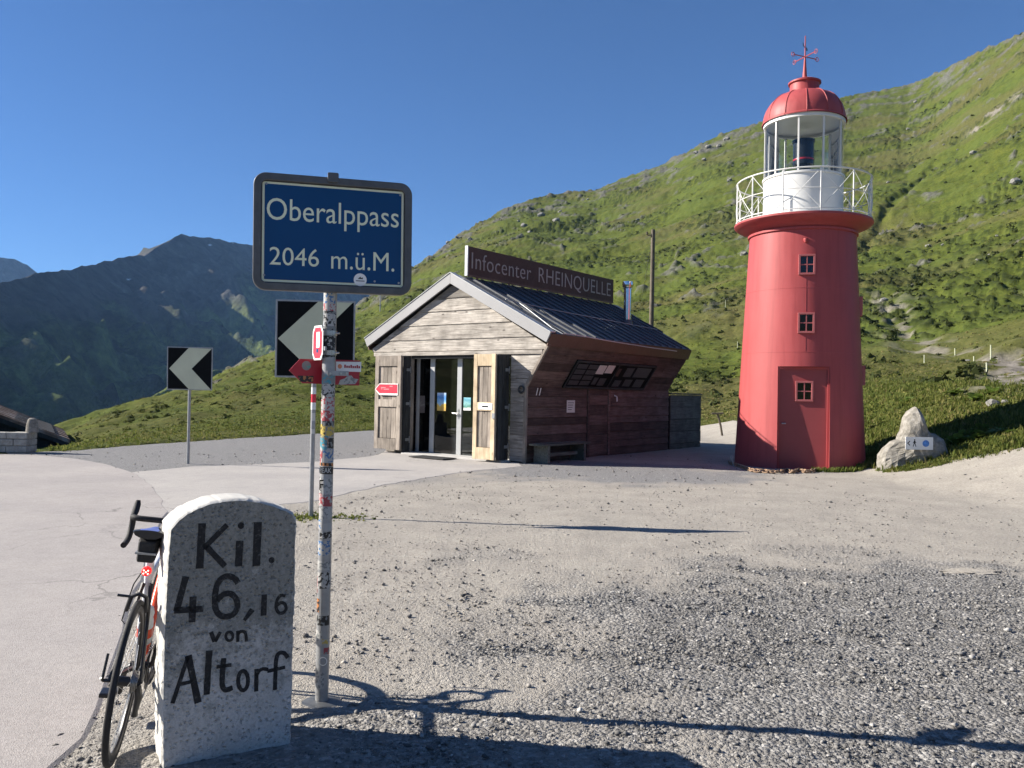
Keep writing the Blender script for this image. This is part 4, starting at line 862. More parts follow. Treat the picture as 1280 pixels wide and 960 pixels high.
for nm, lab, box_, mt in (('poster', 'blue and yellow landscape poster on the middle glass door', (546.5, 557.5, 491, 513.5), 'poster_a'), ('poster', 'small teal mountain poster on the narrow glass pane', (579.5, 588.5, 497, 513), 'poster_b'), ('notice_sheet', 'grey printed notice behind the left glass pane', (519.5, 531, 494.5, 516), 'paper_dim')):
    if mt == 'paper_dim': M[mt] = art('printed_notice', [(0.3, (0.12, 0.10, 0.09)), (0.5, (0.24, 0.22, 0.2)), (0.7, (0.13, 0.11, 0.1))], 2.5, 'Z', 1.6)
    c0, w, h = front_px(*box_[:2], *box_[2:], GYY - 0.006); root, o = flat_sign(nm, lab, 'poster' if nm == 'poster' else 'notice', c0, BX, BZ, NB_, w, h, 0.0015, mt)
    if mt == 'poster_b': patch(root, 'white_footer', -w / 2, w / 2, -h / 2, -h / 2 + 0.06, BX, BZ, NB_, 0.0017, 'white', 0.0005)
# door mat
a = gnd(518, 572); dm = empty('door_mat', 'dark rubber door mat in front of the glass door', 'mat', wpt((fxo(541, -0.75), -0.72, 0.02)), BA)
MB().box(-0.55, 0.55, -0.24, 0.24, 0.002, 0.02).build('mat_body', 'rubber', dm, bevel=0.005)
for k in range(9): MB().box(-0.52, 0.52, -0.21 + k * 0.05, -0.19 + k * 0.05, 0.021, 0.026).build('rib', 'rubber', dm)
# notice board on the flared wall
def slant_px(px, py, h=0.04): p = bhit(px, py, tuple(slant(0, 0, h)), sn); return p.y, (p - slant(p.y, 0, h)).dot(st)
(ya, ta), (yb, tb) = slant_px(716, 448), slant_px(818, 458); (yc, tc_), (yd, td) = slant_px(709, 484), slant_px(805, 487)
y0, y1, t0, t1 = (ya + yc) / 2, (yb + yd) / 2, (tc_ + td) / 2, (ta + tb) / 2
wst_ = BX * st.x + BZ * st.z; wsn = BX * sn.x + BZ * sn.z
def wsl(y, t, h): return wpt(slant(y, t, h))
nbw, nbh = y1 - y0, t1 - t0
nbd = empty('notice_board', 'long black framed notice board on the flared brown wall', 'notice board', wsl((y0 + y1) / 2, (t0 + t1) / 2, 0.031))
MB().prism([(-nbw / 2, -nbh / 2), (nbw / 2, -nbh / 2), (nbw / 2, nbh / 2), (-nbw / 2, nbh / 2)], (0, 0, 0), BY, wst_, wsn, 0, 0.03).build('board', 'black', nbd)
for f in ([(-nbw / 2, nbh / 2 - 0.05), (nbw / 2, nbh / 2)], [(-nbw / 2, -nbh / 2), (nbw / 2, -nbh / 2 + 0.05)], [(-nbw / 2, -nbh / 2 + 0.05), (-nbw / 2 + 0.05, nbh / 2 - 0.05)], [(nbw / 2 - 0.05, -nbh / 2 + 0.05), (nbw / 2, nbh / 2 - 0.05)], [(-0.02, -nbh / 2 + 0.05), (0.02, nbh / 2 - 0.05)]):
    patch(nbd, 'frame_bar', f[0][0], f[1][0], f[0][1], f[1][1], BY, wst_, wsn, 0.031, 'wood_dark', 0.02)
M['sheet_dark'] = plain('dim_map_sheet', (0.055, 0.055, 0.055), 0.5, 0, 0.5, 30, 0)
x = -nbw / 2 + 0.12
for k in range(2):
    for j in range(4): patch(nbd, 'map_sheet', x + k * 0.50, x + k * 0.50 + 0.44, -nbh / 2 + 0.09 + j * (nbh - 0.16) / 4, -nbh / 2 + 0.06 + (j + 1) * (nbh - 0.16) / 4, BY, wst_, wsn, 0.0315, 'sheet_dark')
for u0, u1, v0, v1, mt in ((0.27, 0.36, 0.55, 0.88, 'paper'), (0.37, 0.46, 0.6, 0.9, 'paper'), (0.29, 0.34, 0.15, 0.42, 'sheet_dark'), (0.36, 0.44, 0.12, 0.4, 'sheet_dark'), (0.52, 0.56, 0.5, 0.8, 'board_brown'), (0.62, 0.72, 0.5, 0.85, 'sheet_dark'), (0.75, 0.95, 0.5, 0.88, 'sheet_dark'), (0.55, 0.64, 0.1, 0.35, 'sheet_dark'), (0.68, 0.78, 0.12, 0.4, 'sheet_dark'), (0.82, 0.94, 0.1, 0.42, 'sheet_dark')):
    patch(nbd, 'pinned_sheet', -nbw / 2 + u0 * nbw, -nbw / 2 + u1 * nbw, -nbh / 2 + v0 * nbh, -nbh / 2 + v1 * nbh, BY, wst_, wsn, 0.0315, mt)
a = bhit(713.5, 508, (0.036, 0, 0), (1, 0, 0)); root, o = flat_sign('paper_notice', 'pale paper notice tacked low on the brown side wall', 'notice', wpt((0.036, a.y, a.z)), BY, BZ, BX, 0.36, 0.30, 0.003, 'paper')
for k in range(4): patch(root, 'print_line', -0.13, 0.13 - 0.03 * k, 0.08 - 0.055 * k, 0.095 - 0.055 * k, BY, BZ, BX, 0.0032, 'sheet_dark', 0.0004)
# bench
bn = empty('bench', 'low dark timber bench against the brown side wall', 'bench', wpt((0.30, 1.05, 0)), BA)
for k in range(3): MB().box(-0.21 + k * 0.143, -0.075 + k * 0.143, -1.0, 0.95, 0.40, 0.445).build('seat_plank', 'wood_grey', bn, bevel=0.005)
for y in (-0.78, 0.72): MB().box(-0.2, 0.2, y - 0.045, y + 0.045, -0.02, 0.399).build('leg', 'wood_grey', bn, bevel=0.005)
MB().box(-0.02, 0.02, -0.735, 0.675, 0.14, 0.22).build('stretcher', 'wood_grey', bn)
# grey enclosure behind
en = empty('wooden_enclosure', 'weathered grey board enclosure behind the info hut', 'enclosure', wpt((0, YB(0) + 0.15, 0)), BA)
en_l = bhit(876, 520, (0, 0, 0), (1, 0, 0)).y - YB(0) - 0.15
MB().box(-0.9, -0.03, 0, en_l, -0.25, 1.60).build('core', 'wood_dark', en)
for k in range(5): MB().box(-0.029, 0.0 + 0.006 * (k % 2), 0.0, en_l, -0.2 + k * 0.365, -0.2 + (k + 1) * 0.365 - 0.012).build('plank', 'wood_grey', en, bevel=0.004)
MB().box(-0.95, 0.03, -0.03, en_l + 0.04, 1.63, 1.67).build('cover_board', 'wood_grey', en, bevel=0.004)

# ------------------------------------------------------------------ kilometre stone
def plane_px(px, py, p0, ex, n):
    d = ray(px, py); o = Vector((0, 0, EYE)); t = (Vector(p0) - o).dot(n) / d.dot(n); q = o + d * t - Vector(p0); return q.dot(ex), q.z
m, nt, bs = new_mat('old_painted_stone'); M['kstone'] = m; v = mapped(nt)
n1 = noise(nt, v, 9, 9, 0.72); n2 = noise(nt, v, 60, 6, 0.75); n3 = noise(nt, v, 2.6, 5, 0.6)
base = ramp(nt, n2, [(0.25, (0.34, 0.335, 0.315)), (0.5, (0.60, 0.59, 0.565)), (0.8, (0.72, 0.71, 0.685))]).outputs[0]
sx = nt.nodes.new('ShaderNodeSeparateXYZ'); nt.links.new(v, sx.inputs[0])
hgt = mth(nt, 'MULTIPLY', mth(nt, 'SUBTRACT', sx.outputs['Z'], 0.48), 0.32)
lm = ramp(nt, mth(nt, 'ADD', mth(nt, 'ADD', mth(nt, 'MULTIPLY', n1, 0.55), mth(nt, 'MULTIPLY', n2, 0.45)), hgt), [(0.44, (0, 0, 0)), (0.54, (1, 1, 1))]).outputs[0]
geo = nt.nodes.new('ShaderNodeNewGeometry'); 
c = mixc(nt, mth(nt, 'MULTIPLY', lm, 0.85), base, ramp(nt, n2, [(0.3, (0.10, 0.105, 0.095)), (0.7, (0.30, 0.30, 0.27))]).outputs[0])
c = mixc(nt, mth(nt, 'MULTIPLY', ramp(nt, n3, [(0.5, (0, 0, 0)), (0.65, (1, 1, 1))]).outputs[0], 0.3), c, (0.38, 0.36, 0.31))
nt.links.new(c, bs.inputs['Base Color']); bs.inputs['Roughness'].default_value = 0.95; bs.inputs['Specular IOR Level'].default_value = 0.2
pit = nd(nt, 'ShaderNodeTexVoronoi', Scale=55.0); nt.links.new(v, pit.inputs['Vector'])
bump(nt, bs, mth(nt, 'ADD', mth(nt, 'ADD', n2, n1), ramp(nt, pit.outputs['Distance'], [(0.1, (0, 0, 0)), (0.35, (1, 1, 1))]).outputs[0]), 0.9, 0.012)
M['kstone_side'] = plain('sunlit_stone_edge', (0.50, 0.49, 0.455), 0.95, 0, 0.12, 8, 0.5, ((0.3, 0.29, 0.26), 0.6))  # top and sides paler than the lichened face: sunlight put into the colour
SA = R(30); sex = Vector((math.cos(SA), math.sin(SA), 0)); sn_ = Vector((math.sin(SA), -math.cos(SA), 0))
SP = gnd(203.5, 962); SP.z = 0
ks = empty('kilometre_stone', 'white painted stone kilometre marker lettered Kil. 46,16 von Altorf', 'milestone', SP + sex * 0.27 - sn_ * 0.12)
KO = SP - ks.location
spx = lambda px, py: plane_px(px, py, SP, sex, sn_)
zo = lambda x, y: (190 + x / 2.742, 610 + y / 2.742)     # traced on an enlargement
out = [spx(203.5, 962), spx(201, 900), spx(203, 800), spx(208, 700), spx(211.5, 660)] + [spx(*p) for p in ((222, 648), (233, 640), (247, 633), (262, 627.5), (278, 624.5), (295, 623), (311, 623.5), (327, 626), (343, 630.5), (357, 635.5), (368, 641), (371, 648))] + [spx(370, 740), spx(366.5, 850), spx(364, 932)]
out[0] = (out[0][0], -0.12); out[-1] = (out[-1][0], -0.12)
from mathutils import noise as mnn
def smooth_out(pts, step=0.012, jit=0.0006):
    o = []
    for i in range(len(pts)):
        a = Vector(pts[i]); b2 = Vector(pts[(i + 1) % len(pts)]); n = max(1, int((b2 - a).length / step))
        for k in range(n):
            p = a.lerp(b2, k / n); o.append((p.x + jit * rnd.gauss(0, 1), p.y + jit * rnd.gauss(0, 1)))
    return o
po = smooth_out(out)
b = MB(); n = len(po); rows = []
prof = [(0.012, 0.97), (0.004, 0.985), (-0.008, 0.997), (-0.03, 1.0), (-0.08, 1.0), (-0.14, 1.0), (-0.20, 0.995), (-0.225, 0.98), (-0.235, 0.95)]
cu = (sum(p[0] for p in po) / n, 0.5)
for d, s in prof:
    jj = [0.006 * mnn.noise(Vector((p[0] * 14, p[1] * 14, d * 14))) + 0.004 * mnn.noise(Vector((p[0] * 45, p[1] * 45, d * 45))) if d < 0.01 else 0.0 for p in po]
    rows.append([KO + sex * (cu[0] + (p[0] - cu[0]) * s + j) + sn_ * (d - 0.012 + 0.5 * j) + Vector((0, 0, cu[1] + (p[1] - cu[1]) * (1 - (1 - s) * 0.55))) for p, j in zip(po, jj)])
o = len(b.v)
for r_ in rows: b.v += [tuple(q) for q in r_]
for i in range(len(rows) - 1):
    for k in range(n): b.f.append((o + i * n + k, o + i * n + (k + 1) % n, o + (i + 1) * n + (k + 1) % n, o + (i + 1) * n + k))
b.f.append(tuple(range(n))); b.f.append(tuple(o + (len(rows) - 1) * n + k for k in reversed(range(n))))
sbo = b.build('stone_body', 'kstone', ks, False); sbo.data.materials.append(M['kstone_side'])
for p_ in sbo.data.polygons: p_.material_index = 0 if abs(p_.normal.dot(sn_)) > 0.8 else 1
m, nt, bs = new_mat('worn_black_lettering'); M['ink'] = m; v = mapped(nt)
nt.links.new(ramp(nt, noise(nt, v, 70, 6, 0.75), [(0.35, (0.009, 0.009, 0.010)), (0.56, (0.022, 0.022, 0.022)), (0.70, (0.15, 0.15, 0.14))]).outputs[0], bs.inputs['Base Color']); bs.inputs['Roughness'].default_value = 0.9
bump(nt, bs, noise(nt, v, 90, 4), 0.6, 0.006)
def catmull(P, n=6):
    if len(P) < 3: return [Vector(p) for p in P]
    P = [Vector(p) for p in P]; o = []
    for i in range(len(P) - 1):
        p0 = P[max(i - 1, 0)]; p1 = P[i]; p2 = P[i + 1]; p3 = P[min(i + 2, len(P) - 1)]
        for k in range(n):
            t = k / n; o.append(0.5 * ((2 * p1) + (p2 - p0) * t + (2 * p0 - 5 * p1 + 4 * p2 - p3) * t * t + (3 * p1 - p0 - 3 * p2 + p3) * t ** 3))
    return o + [P[-1]]
def stroke(b, pts, w, smooth=True, taper=1.0):
    P = [Vector(spx(*zo(*p))) for p in pts]; P = catmull(P) if smooth and len(P) > 2 else P
    if len(P) == 2: P = [P[0].lerp(P[1], k / 5) for k in range(6)]
    wm = w / 2.742 / 1035 * 3.75 / 2; o = len(b.v); m_ = len(P)
    for i, p in enumerate(P):
        t = (P[min(i + 1, m_ - 1)] - P[max(i - 1, 0)]).normalized(); nn = Vector((-t.y, t.x)); ww = wm * (1 + (taper - 1) * i / (m_ - 1)) * rnd.uniform(0.93, 1.05)
        for s in (1, -1):
            q = p + nn * (ww * s); b.v.append(tuple(KO + sex * q.x + Vector((0, 0, q.y)) + sn_ * 0.0016)); b.v.append(tuple(KO + sex * q.x + Vector((0, 0, q.y)) + sn_ * -0.006))
    for i in range(m_ - 1):
        a = o + 4 * i; c = a + 4; b.f += [(a, c, c + 2, a + 2), (a + 1, a + 3, c + 3, c + 1), (a, a + 1, c + 1, c), (a + 2, c + 2, c + 3, a + 3)]
    b.f += [(o, o + 2, o + 3, o + 1), (o + 4 * (m_ - 1), o + 4 * (m_ - 1) + 1, o + 4 * (m_ - 1) + 3, o + 4 * (m_ - 1) + 2)]
def oval(cx, cy, rx, ry, a0=0, a1=360, n=14): return [(cx + rx * math.cos(R(a0 + (a1 - a0) * k / n)), cy - ry * math.sin(R(a0 + (a1 - a0) * k / n))) for k in range(n + 1)]
GLY = [[([(172, 121), (163, 276)], 23), ([(257, 126), (178, 206)], 17), ([(184, 198), (250, 268)], 19)],
       [(oval(305, 129, 5, 5), 12), ([(301, 181), (296, 268)], 24)], [([(363, 117), (357, 267)], 25)], [(oval(410, 247, 4.5, 4.5), 11)],
       [([(116, 303), (84, 422)], 21), ([(76, 419), (176, 414)], 21), ([(141, 372), (137, 460)], 21)],
       [([(295, 326), (283, 310), (262, 302), (240, 309), (223, 332), (216, 368), (216, 405), (228, 432), (252, 441), (279, 432), (292, 408), (288, 380), (268, 362), (243, 366), (222, 386)], 19)],
       [([(344, 416), (316, 454)], 19, 0.6)], [([(385, 365), (382, 437)], 19)],
       [([(457, 370), (442, 368), (429, 383), (425, 408), (433, 426), (448, 428), (459, 415), (455, 398), (442, 393), (428, 402)], 11)],
       [([(202, 493), (214, 527)], 13), ([(234, 493), (216, 527)], 11)], [(oval(265, 508, 12, 15), 9)], [([(294, 489), (294, 527)], 11), ([(294, 503), (303, 492), (316, 493), (322, 505), (323, 526)], 10)],
       [([(124, 576), (70, 738)], 13), ([(124, 574), (158, 736)], 21), ([(97, 672), (142, 662)], 12)], [([(196, 557), (187, 708)], 20)],
       [([(246, 583), (241, 640), (241, 676), (252, 692), (276, 684)], 17), ([(221, 613), (272, 606)], 12)], [(oval(312, 660, 17, 33), 13)],
       [([(358, 620), (357, 697)], 14), ([(357, 645), (366, 628), (380, 620), (398, 622)], 12)], [([(465, 582), (453, 566), (436, 566), (426, 585), (423, 630), (421, 692)], 14), ([(395, 628), (456, 614)], 12)]]
for g in GLY:
    b = MB()
    for s in g: stroke(b, s[0], s[1], True, s[2] if len(s) > 2 else 1.0)
    b.build('letter', 'ink', ks, fix=True)

# ------------------------------------------------------------------ pass sign on its stickered pole
PB = gnd(402, 879); PB.z = 0; PT = atY(414.5, 300, PB.y + 0.0)
ps = empty('pass_sign', 'blue Oberalppass 2046 m.ü.M. sign in grey frame on stickered pole', 'sign', PB)
ptop = atY(416, 228, PB.y) - PB
pole_at = lambda z: Vector((ptop.x * z / ptop.z, ptop.y * z / ptop.z, z))
MB().tube([pole_at(-0.1), pole_at(0.6), pole_at(1.3), pole_at(2.0), pole_at(ptop.z)], 0.0335, 24).build('pole', 'galv', ps, True)
MB().lathe([(0.036, 0.02), (0.06, 0.015), (0.10, 0.006), (0.12, -0.03)], 20).build('footing', 'frame_grey', ps, True)
PA = R(17); pex = Vector((math.cos(PA), math.sin(PA), 0)); pn = Vector((math.sin(PA), -math.cos(PA), 0)); pz = Vector((0, 0, 1))
S0 = PB + pole_at(2.4) + pn * 0.045
def sp(px, py):
    u, z = plane_px(px, py, S0, pex, pn); return u, z
cs = [sp(*p) for p in ((317, 215), (515, 231), (513, 370), (315.5, 362))]
sw_ = ((cs[1][0] - cs[0][0]) + (cs[2][0] - cs[3][0])) / 2; sh_ = ((cs[0][1] - cs[3][1]) + (cs[1][1] - cs[2][1])) / 2
cu_ = sum(c[0] for c in cs) / 4; cz_ = sum(c[1] for c in cs) / 4
SO = S0 + pex * cu_ + pz * cz_ - PB
tl = math.atan2((cs[1][1] - cs[0][1] + cs[2][1] - cs[3][1]) / 2, sw_)      # the board hangs a touch out of level
qex = pex * math.cos(tl) + pz * math.sin(tl); qey = qex.cross(pn) * -1; qey = pn.cross(qex); qey = qey if qey.z > 0 else -qey
def ring_prism(o_, i_, org, ex, ey, ez, d0, d1):
    b = MB(); n = len(o_); vs = []
    for d in (d0, d1):
        for poly in (o_, i_): vs += [Vector(org) + Vector(ex) * p[0] + Vector(ey) * p[1] + Vector(ez) * d for p in poly]
    fs = []
    for k in range(n):
        j = (k + 1) % n
        fs += [(2 * n + k, 2 * n + j, 3 * n + j, 3 * n + k), (k, n + k, n + j, j), (k, j, 2 * n + j, 2 * n + k), (n + k, 3 * n + k, 3 * n + j, n + j)]
    return b.add(vs, fs)
ring_prism(rounded(sw_, sh_, 0.062, 8), rounded(sw_ - 0.075, sh_ - 0.075, 0.03, 8), SO, qex, qey, pn, -0.022, 0.022).build('frame', 'frame_grey', ps, True, bevel=0.004)
MB().prism(rounded(sw_ - 0.06, sh_ - 0.06, 0.03, 8), SO, qex, qey, pn, -0.006, 0.002).build('back_plate', 'frame_grey', ps)
fw_, fh_ = sw_ - 0.085, sh_ - 0.085
MB().prism(rounded(fw_, fh_, 0.006, 3), SO, qex, qey, pn, 0.0025, 0.006).build('border', 'sign_white', ps)
face = MB().prism(rounded(fw_ - 0.022, fh_ - 0.022, 0.004, 3), SO, qex, qey, pn, 0.0062, 0.0075).build('panel', 'sign_blue', ps)
def on_sign(px, py): u, z = sp(px, py); d = pex * (u - cu_) + pz * (z - cz_); return d.dot(qex), d.dot(qey)
def sign_text(txt, boxpx, size_px, xs_off=0.0):
    x0, y0, x1, y1 = boxpx; a = on_sign(x0, y0); c = on_sign(x1, y1)
    me = text_mesh(txt, 1.0, 1.0, 0.0, 0.0); X = [q.co.x for q in me.vertices]; Y_ = [q.co.y for q in me.vertices]
    w, h = max(X) - min(X), max(Y_) - min(Y_)
    mx, my = (max(X) + min(X)) / 2, (max(Y_) + min(Y_)) / 2
    me.transform(Matrix.Diagonal(((c[0] - a[0]) / w, (a[1] - c[1]) / h, 1, 1)) @ Matrix.Translation((-mx, -my, 0)))
    me.transform(frame_m(SO + qex * (a[0] + c[0]) / 2 + qey * (a[1] + c[1]) / 2 + pn * 0.0082, qex, qey)); return link('lettering', me, 'sign_white', face)
a = on_sign(334, 247); c = on_sign(498, 292)
sign_text('Oberalppass', (333.5, 247, 498, 293.5), 1)
sign_text('2046', (337, 308.5, 398.5, 334), 1); sign_text('m.ü.M.', (414, 312.5, 492.5, 340), 1)
def disc(parent, name, u, v_, r, h, mat, n=20, t=0.001): return MB().prism([(r * math.cos(2 * math.pi * k / n), r * math.sin(2 * math.pi * k / n)) for k in range(n)], SO + qex * u + qey * v_, qex, qey, pn, h, h + t).build(name, mat, parent)
for p in ((333, 230), (500, 244.5), (330, 344), (498, 354), (468, 352)): disc(face, 'rivet', *on_sign(*p), 0.0055, 0.0076, 'galv', 10, 0.003)
stk = disc(face, 'round_sticker', *on_sign(450, 350), 0.033, 0.0076, 'white'); u_, v_ = on_sign(450, 350)
MB().prism([(-0.022, -0.004), (0.022, -0.004), (0.022, 0.000), (-0.022, 0.0)], SO + qex * u_ + qey * (v_ - 0.004), qex, qey, pn, 0.0087, 0.009).prism([(-0.012, 0), (0.0, 0.012), (0.006, 0.005), (0.012, 0.009), (0.014, 0.0)], SO + qex * u_ + qey * (v_ + 0.004), qex, qey, pn, 0.0087, 0.009).build('sticker_print', 'plastic', stk)
u_, v_ = on_sign(416, 222); MB().prism(rounded(0.055, 0.05, 0.008), SO + qex * u_ + qey * (v_ - 0.006), qex, qey, pn, 0.0225, 0.03).build('clamp', 'frame_grey', ps, bevel=0.003)
# stickers wrapped on the pole
SC = {}
def smat(c1, c2, seed):
    key = (c1, c2)
    if key not in SC:
        m, nt, bs = new_mat('sticker_print'); v = mapped(nt); f = noise(nt, v, 62, 2, 0.5)
        nt.links.new(ramp(nt, f, [(0.53, c1), (0.555, c2)]).outputs[0], bs.inputs['Base Color']); bs.inputs['Roughness'].default_value = 0.45; SC[key] = m
    return SC[key]
WH, BK, RD_, BL_, YE, GR, TE, OR = (0.40, 0.40, 0.385), (0.015, 0.015, 0.017), (0.34, 0.05, 0.06), (0.05, 0.15, 0.34), (0.48, 0.36, 0.08), (0.20, 0.21, 0.21), (0.06, 0.26, 0.33), (0.42, 0.17, 0.06)
def psticker(z0, z1, a0, a1, mat, h=0.0006, wedge=0.0):
    b = MB(); n = 8; vs = []
    for i, z in enumerate((z0, z1)):
        for k in range(n + 1):
            a = R(a0 + (a1 - a0) * k / n); zz = z + wedge * (k / n - 0.5); c = pole_at(zz); r = 0.0337 + h
            vs.append((c.x + r * math.sin(a), c.y - r * math.cos(a), zz))
    return b.add(vs, [(k, k + 1, n + 2 + k, n + 1 + k) for k in range(n)]).build('sticker', mat, ps, True)
def pz_of(py): return (atY(408, py, PB.y)).z
for py0, py1, c1, c2, a0, a1 in ((366, 380, WH, BL_, -75, 60), (380, 389, WH, RD_, -80, 70), (389, 402, GR, BK, -80, 80), (393, 408, WH, BK, -40, 75), (408, 420, GR, BK, -85, 80), (420, 434, BK, WH, -80, 80), (434, 447, BK, GR, -80, 70), (468, 480, GR, TE, -80, 85),
    (480, 496, WH, BK, -40, 85), (484, 500, BK, WH, -85, -45), (496, 512, WH, RD_, -80, 80), (513, 526, RD_, WH, -70, 75), (526, 532, BK, GR, -40, 80), (530, 546, YE, BK, -80, -5), (532, 545, YE, GR, 0, 80), (544, 556, TE, OR, -85, 20), (547, 560, BK, GR, 0, 85), (556, 562, TE, WH, -80, 10), (560, 578, RD_, WH, -85, -30), (561, 577, WH, BL_, -25, 85),
    (578, 582, OR, BK, -80, 85), (583, 592, BK, BK, -80, 85), (596, 616, WH, BK, -85, -35), (598, 620, WH, GR, -30, 80), (616, 632, RD_, WH, -80, 80), (632, 648, WH, GR, -60, 80), (648, 661, WH, BL_, -85, -20), (653, 662, WH, WH, -15, 85), (664, 672, BK, WH, -40, 80), (675, 693, WH, BL_, -80, 60), (700, 711, WH, GR, -85, 70), (714, 734, WH, BK, -60, 75), (720, 742, RD_, WH, -88, -60), (747, 764, OR, BK, -88, -30), (768, 780, BK, GR, -60, 70), (786, 804, WH, GR, -80, 5), (797, 803, YE, WH, 5, 60), (808, 816, RD_, GR, 20, 85), (838, 858, WH, GR, -75, 30)):
    psticker(pz_of(py1), pz_of(py0), a0, a1, smat(c1, c2, 0), 0.0004 + 0.0004 * rnd.random(), rnd.uniform(-0.008, 0.008))
def pole_text(txt, py, size, xs, mat, dx=0.0):
    z = pz_of(py); c = pole_at(z); me = text_mesh(txt, size, xs, 0.0003); me.transform(frame_m(c + Vector((dx, -0.0355, 0)), (1, 0, 0), (0, 0, 1))); return link('sticker_lettering', me, mat, ps)
pole_text('PEAK', 587.5, 0.036, 0.75, 'paper'); pole_text('F', 606, 0.075, 0.75, 'black', -0.018)
b = MB(); z = pz_of(824); c_ = pole_at(z)
b.lathe([(0.018, 0), (0.022, 0), (0.022, 0.0006), (0.018, 0.0006), (0.018, 0)], 20); 
b.build('ring_sticker', 'white', ps).matrix_local = frame_m(c_ + Vector((0.010, -0.0350, 0)), (1, 0, 0), (0, 0, 1))
for py in (416.5, 441): MB().lathe([(0.0345, -0.012), (0.0375, -0.012), (0.0375, 0.012), (0.0345, 0.012)], 24).tube([(0.034, -0.012, 0), (0.055, -0.016, 0.0)], 0.005, 6).build('hose_clamp', 'chrome', ps, True).matrix_local = Matrix.Translation(pole_at(pz_of(py)))
# small hexagonal trail plate fixed to the pole
hx = PB + pole_at(pz_of(429)) + Vector((-0.055, -0.02, 0)); ha = R(-52); hex_ = Vector((math.cos(ha), math.sin(ha), 0)); hn = Vector((math.sin(ha), -math.cos(ha), 0))
def hexpoly(w, h, c): return [(-w / 2, -h / 2 + c), (-w / 2 + 0.02, -h / 2), (w / 2 - 0.02, -h / 2), (w / 2, -h / 2 + c), (w / 2, h / 2 - c), (w / 2 - 0.02, h / 2), (-w / 2 + 0.02, h / 2), (-w / 2, h / 2 - c)]
hxr = empty('trail_plate', 'small red and white route plate clamped to the stickered pole', 'sign', hx)
MB().prism(hexpoly(0.12, 0.175, 0.03), (0, 0, 0), hex_, (0, 0, 1), hn, -0.003, 0.0).build('plate', 'white', hxr); MB().prism(hexpoly(0.10, 0.155, 0.027), (0, 0, 0), hex_, (0, 0, 1), hn, 0.0004, 0.0012).build('red_field', 'red_bright', hxr)
MB().prism([(-0.012, -0.025), (0.026, -0.025), (0.026, 0.055), (-0.012, 0.055)], (0, 0, 0), hex_, (0, 0, 1), hn, 0.0014, 0.0018).build('white_field', 'white', hxr); MB().prism([(-0.012, -0.05), (0.014, -0.05), (0.014, -0.03), (-0.012, -0.03)], (0, 0, 0), hex_, (0, 0, 1), hn, 0.0014, 0.0018).build('blue_field', 'sign_blue', hxr)
MB().prism([(0.0, -0.04), (0.08, -0.04), (0.08, -0.02), (0.0, -0.02)], (0, 0, 0), hex_, (0, 0, 1), hn, -0.012, -0.0035).build('bracket', 'galv', hxr)
# red arrow board behind the pole
AY = PB.y + 0.052
A0 = atY(406, 465, AY); ar = empty('arrow_board', 'dark red direction arrow board behind the stickered pole', 'sign', A0)
ABA = R(34); AX, AZ_, AN = Vector((math.cos(ABA), math.sin(ABA), 0)), Vector((0, 0, 1)), Vector((math.sin(ABA), -math.cos(ABA), 0))
def apx(px, py): return plane_px(px, py, A0, AX, AN)
MB().prism([apx(*p) for p in ((361.5, 463), (375, 448.5), (450, 450.5), (449, 482), (378, 479))], (0, 0, 0), AX, AZ_, AN, -0.004, 0.0).build('arrow_panel', 'red_sign', ar)
MB().prism([apx(*p) for p in ((420, 452), (451.5, 452.5), (451, 465), (420, 464))], (0, 0, 0), AX, AZ_, AN, 0.0005, 0.003).build('white_plate', 'white', ar)
p_ = apx(440, 458.5); [patch(ar, 'print_line', p_[0] - 0.045 + 0.0115 * k, p_[0] - 0.036 + 0.0115 * k, p_[1] - 0.007, p_[1] + (0.010 if k % 3 == 0 else 0.005), AX, AZ_, AN, 0.0033, 'red_sign', 0.0003) for k in range(8)]; p_ = apx(424.5, 458); MB().prism([(0.012 * math.cos(t), 0.012 * math.sin(t)) for t in [2 * math.pi * k / 14 for k in range(14)]], AX * p_[0] + AZ_ * p_[1], AX, AZ_, AN, 0.0032, 0.0036).build('badge', 'badge_orange', ar) if M.setdefault('badge_orange', plain('badge_orange', (0.7, 0.25, 0.12), 0.5)) else None
MB().prism([apx(*p) for p in ((423, 481), (425, 475), (431, 473), (434, 470), (439, 469), (442, 473), (448, 474), (444, 480))], (0, 0, 0), AX, AZ_, AN, 0.0005, 0.001).build('white_sticker', smat(WH, GR, 0), ar)
MB().prism([apx(*p) for p in ((372, 469.5), (392, 470), (391, 478), (375, 477))], (0, 0, 0), AX, AZ_, AN, 0.0005, 0.001).build('dark_sticker', smat(BK, OR, 0), ar)
p_ = apx(383, 457); MB().prism([(0.024 * math.cos(t), 0.024 * math.sin(t)) for t in [2 * math.pi * k / 18 for k in range(18)]], AX * p_[0] + AZ_ * p_[1], AX, AZ_, AN, 0.0005, 0.001).build('round_sticker', smat(GR, (0.1, 0.3, 0.25), 0), ar)
bk = MB().prism([apx(*p) for p in ((400.5, 463.5), (427, 464), (427, 470), (400.5, 469.5))], (0, 0, 0), AX, AZ_, AN, 0.090, 0.094).build('bracket', 'galv', ar)
for px in (404, 417, 424): p_ = apx(px, 467); MB().prism([(0.006 * math.cos(t), 0.006 * math.sin(t)) for t in [math.pi / 3 * k for k in range(6)]], AX * p_[0] + AZ_ * p_[1], AX, AZ_, AN, 0.0941, 0.100).build('bolt', 'chrome', ar)

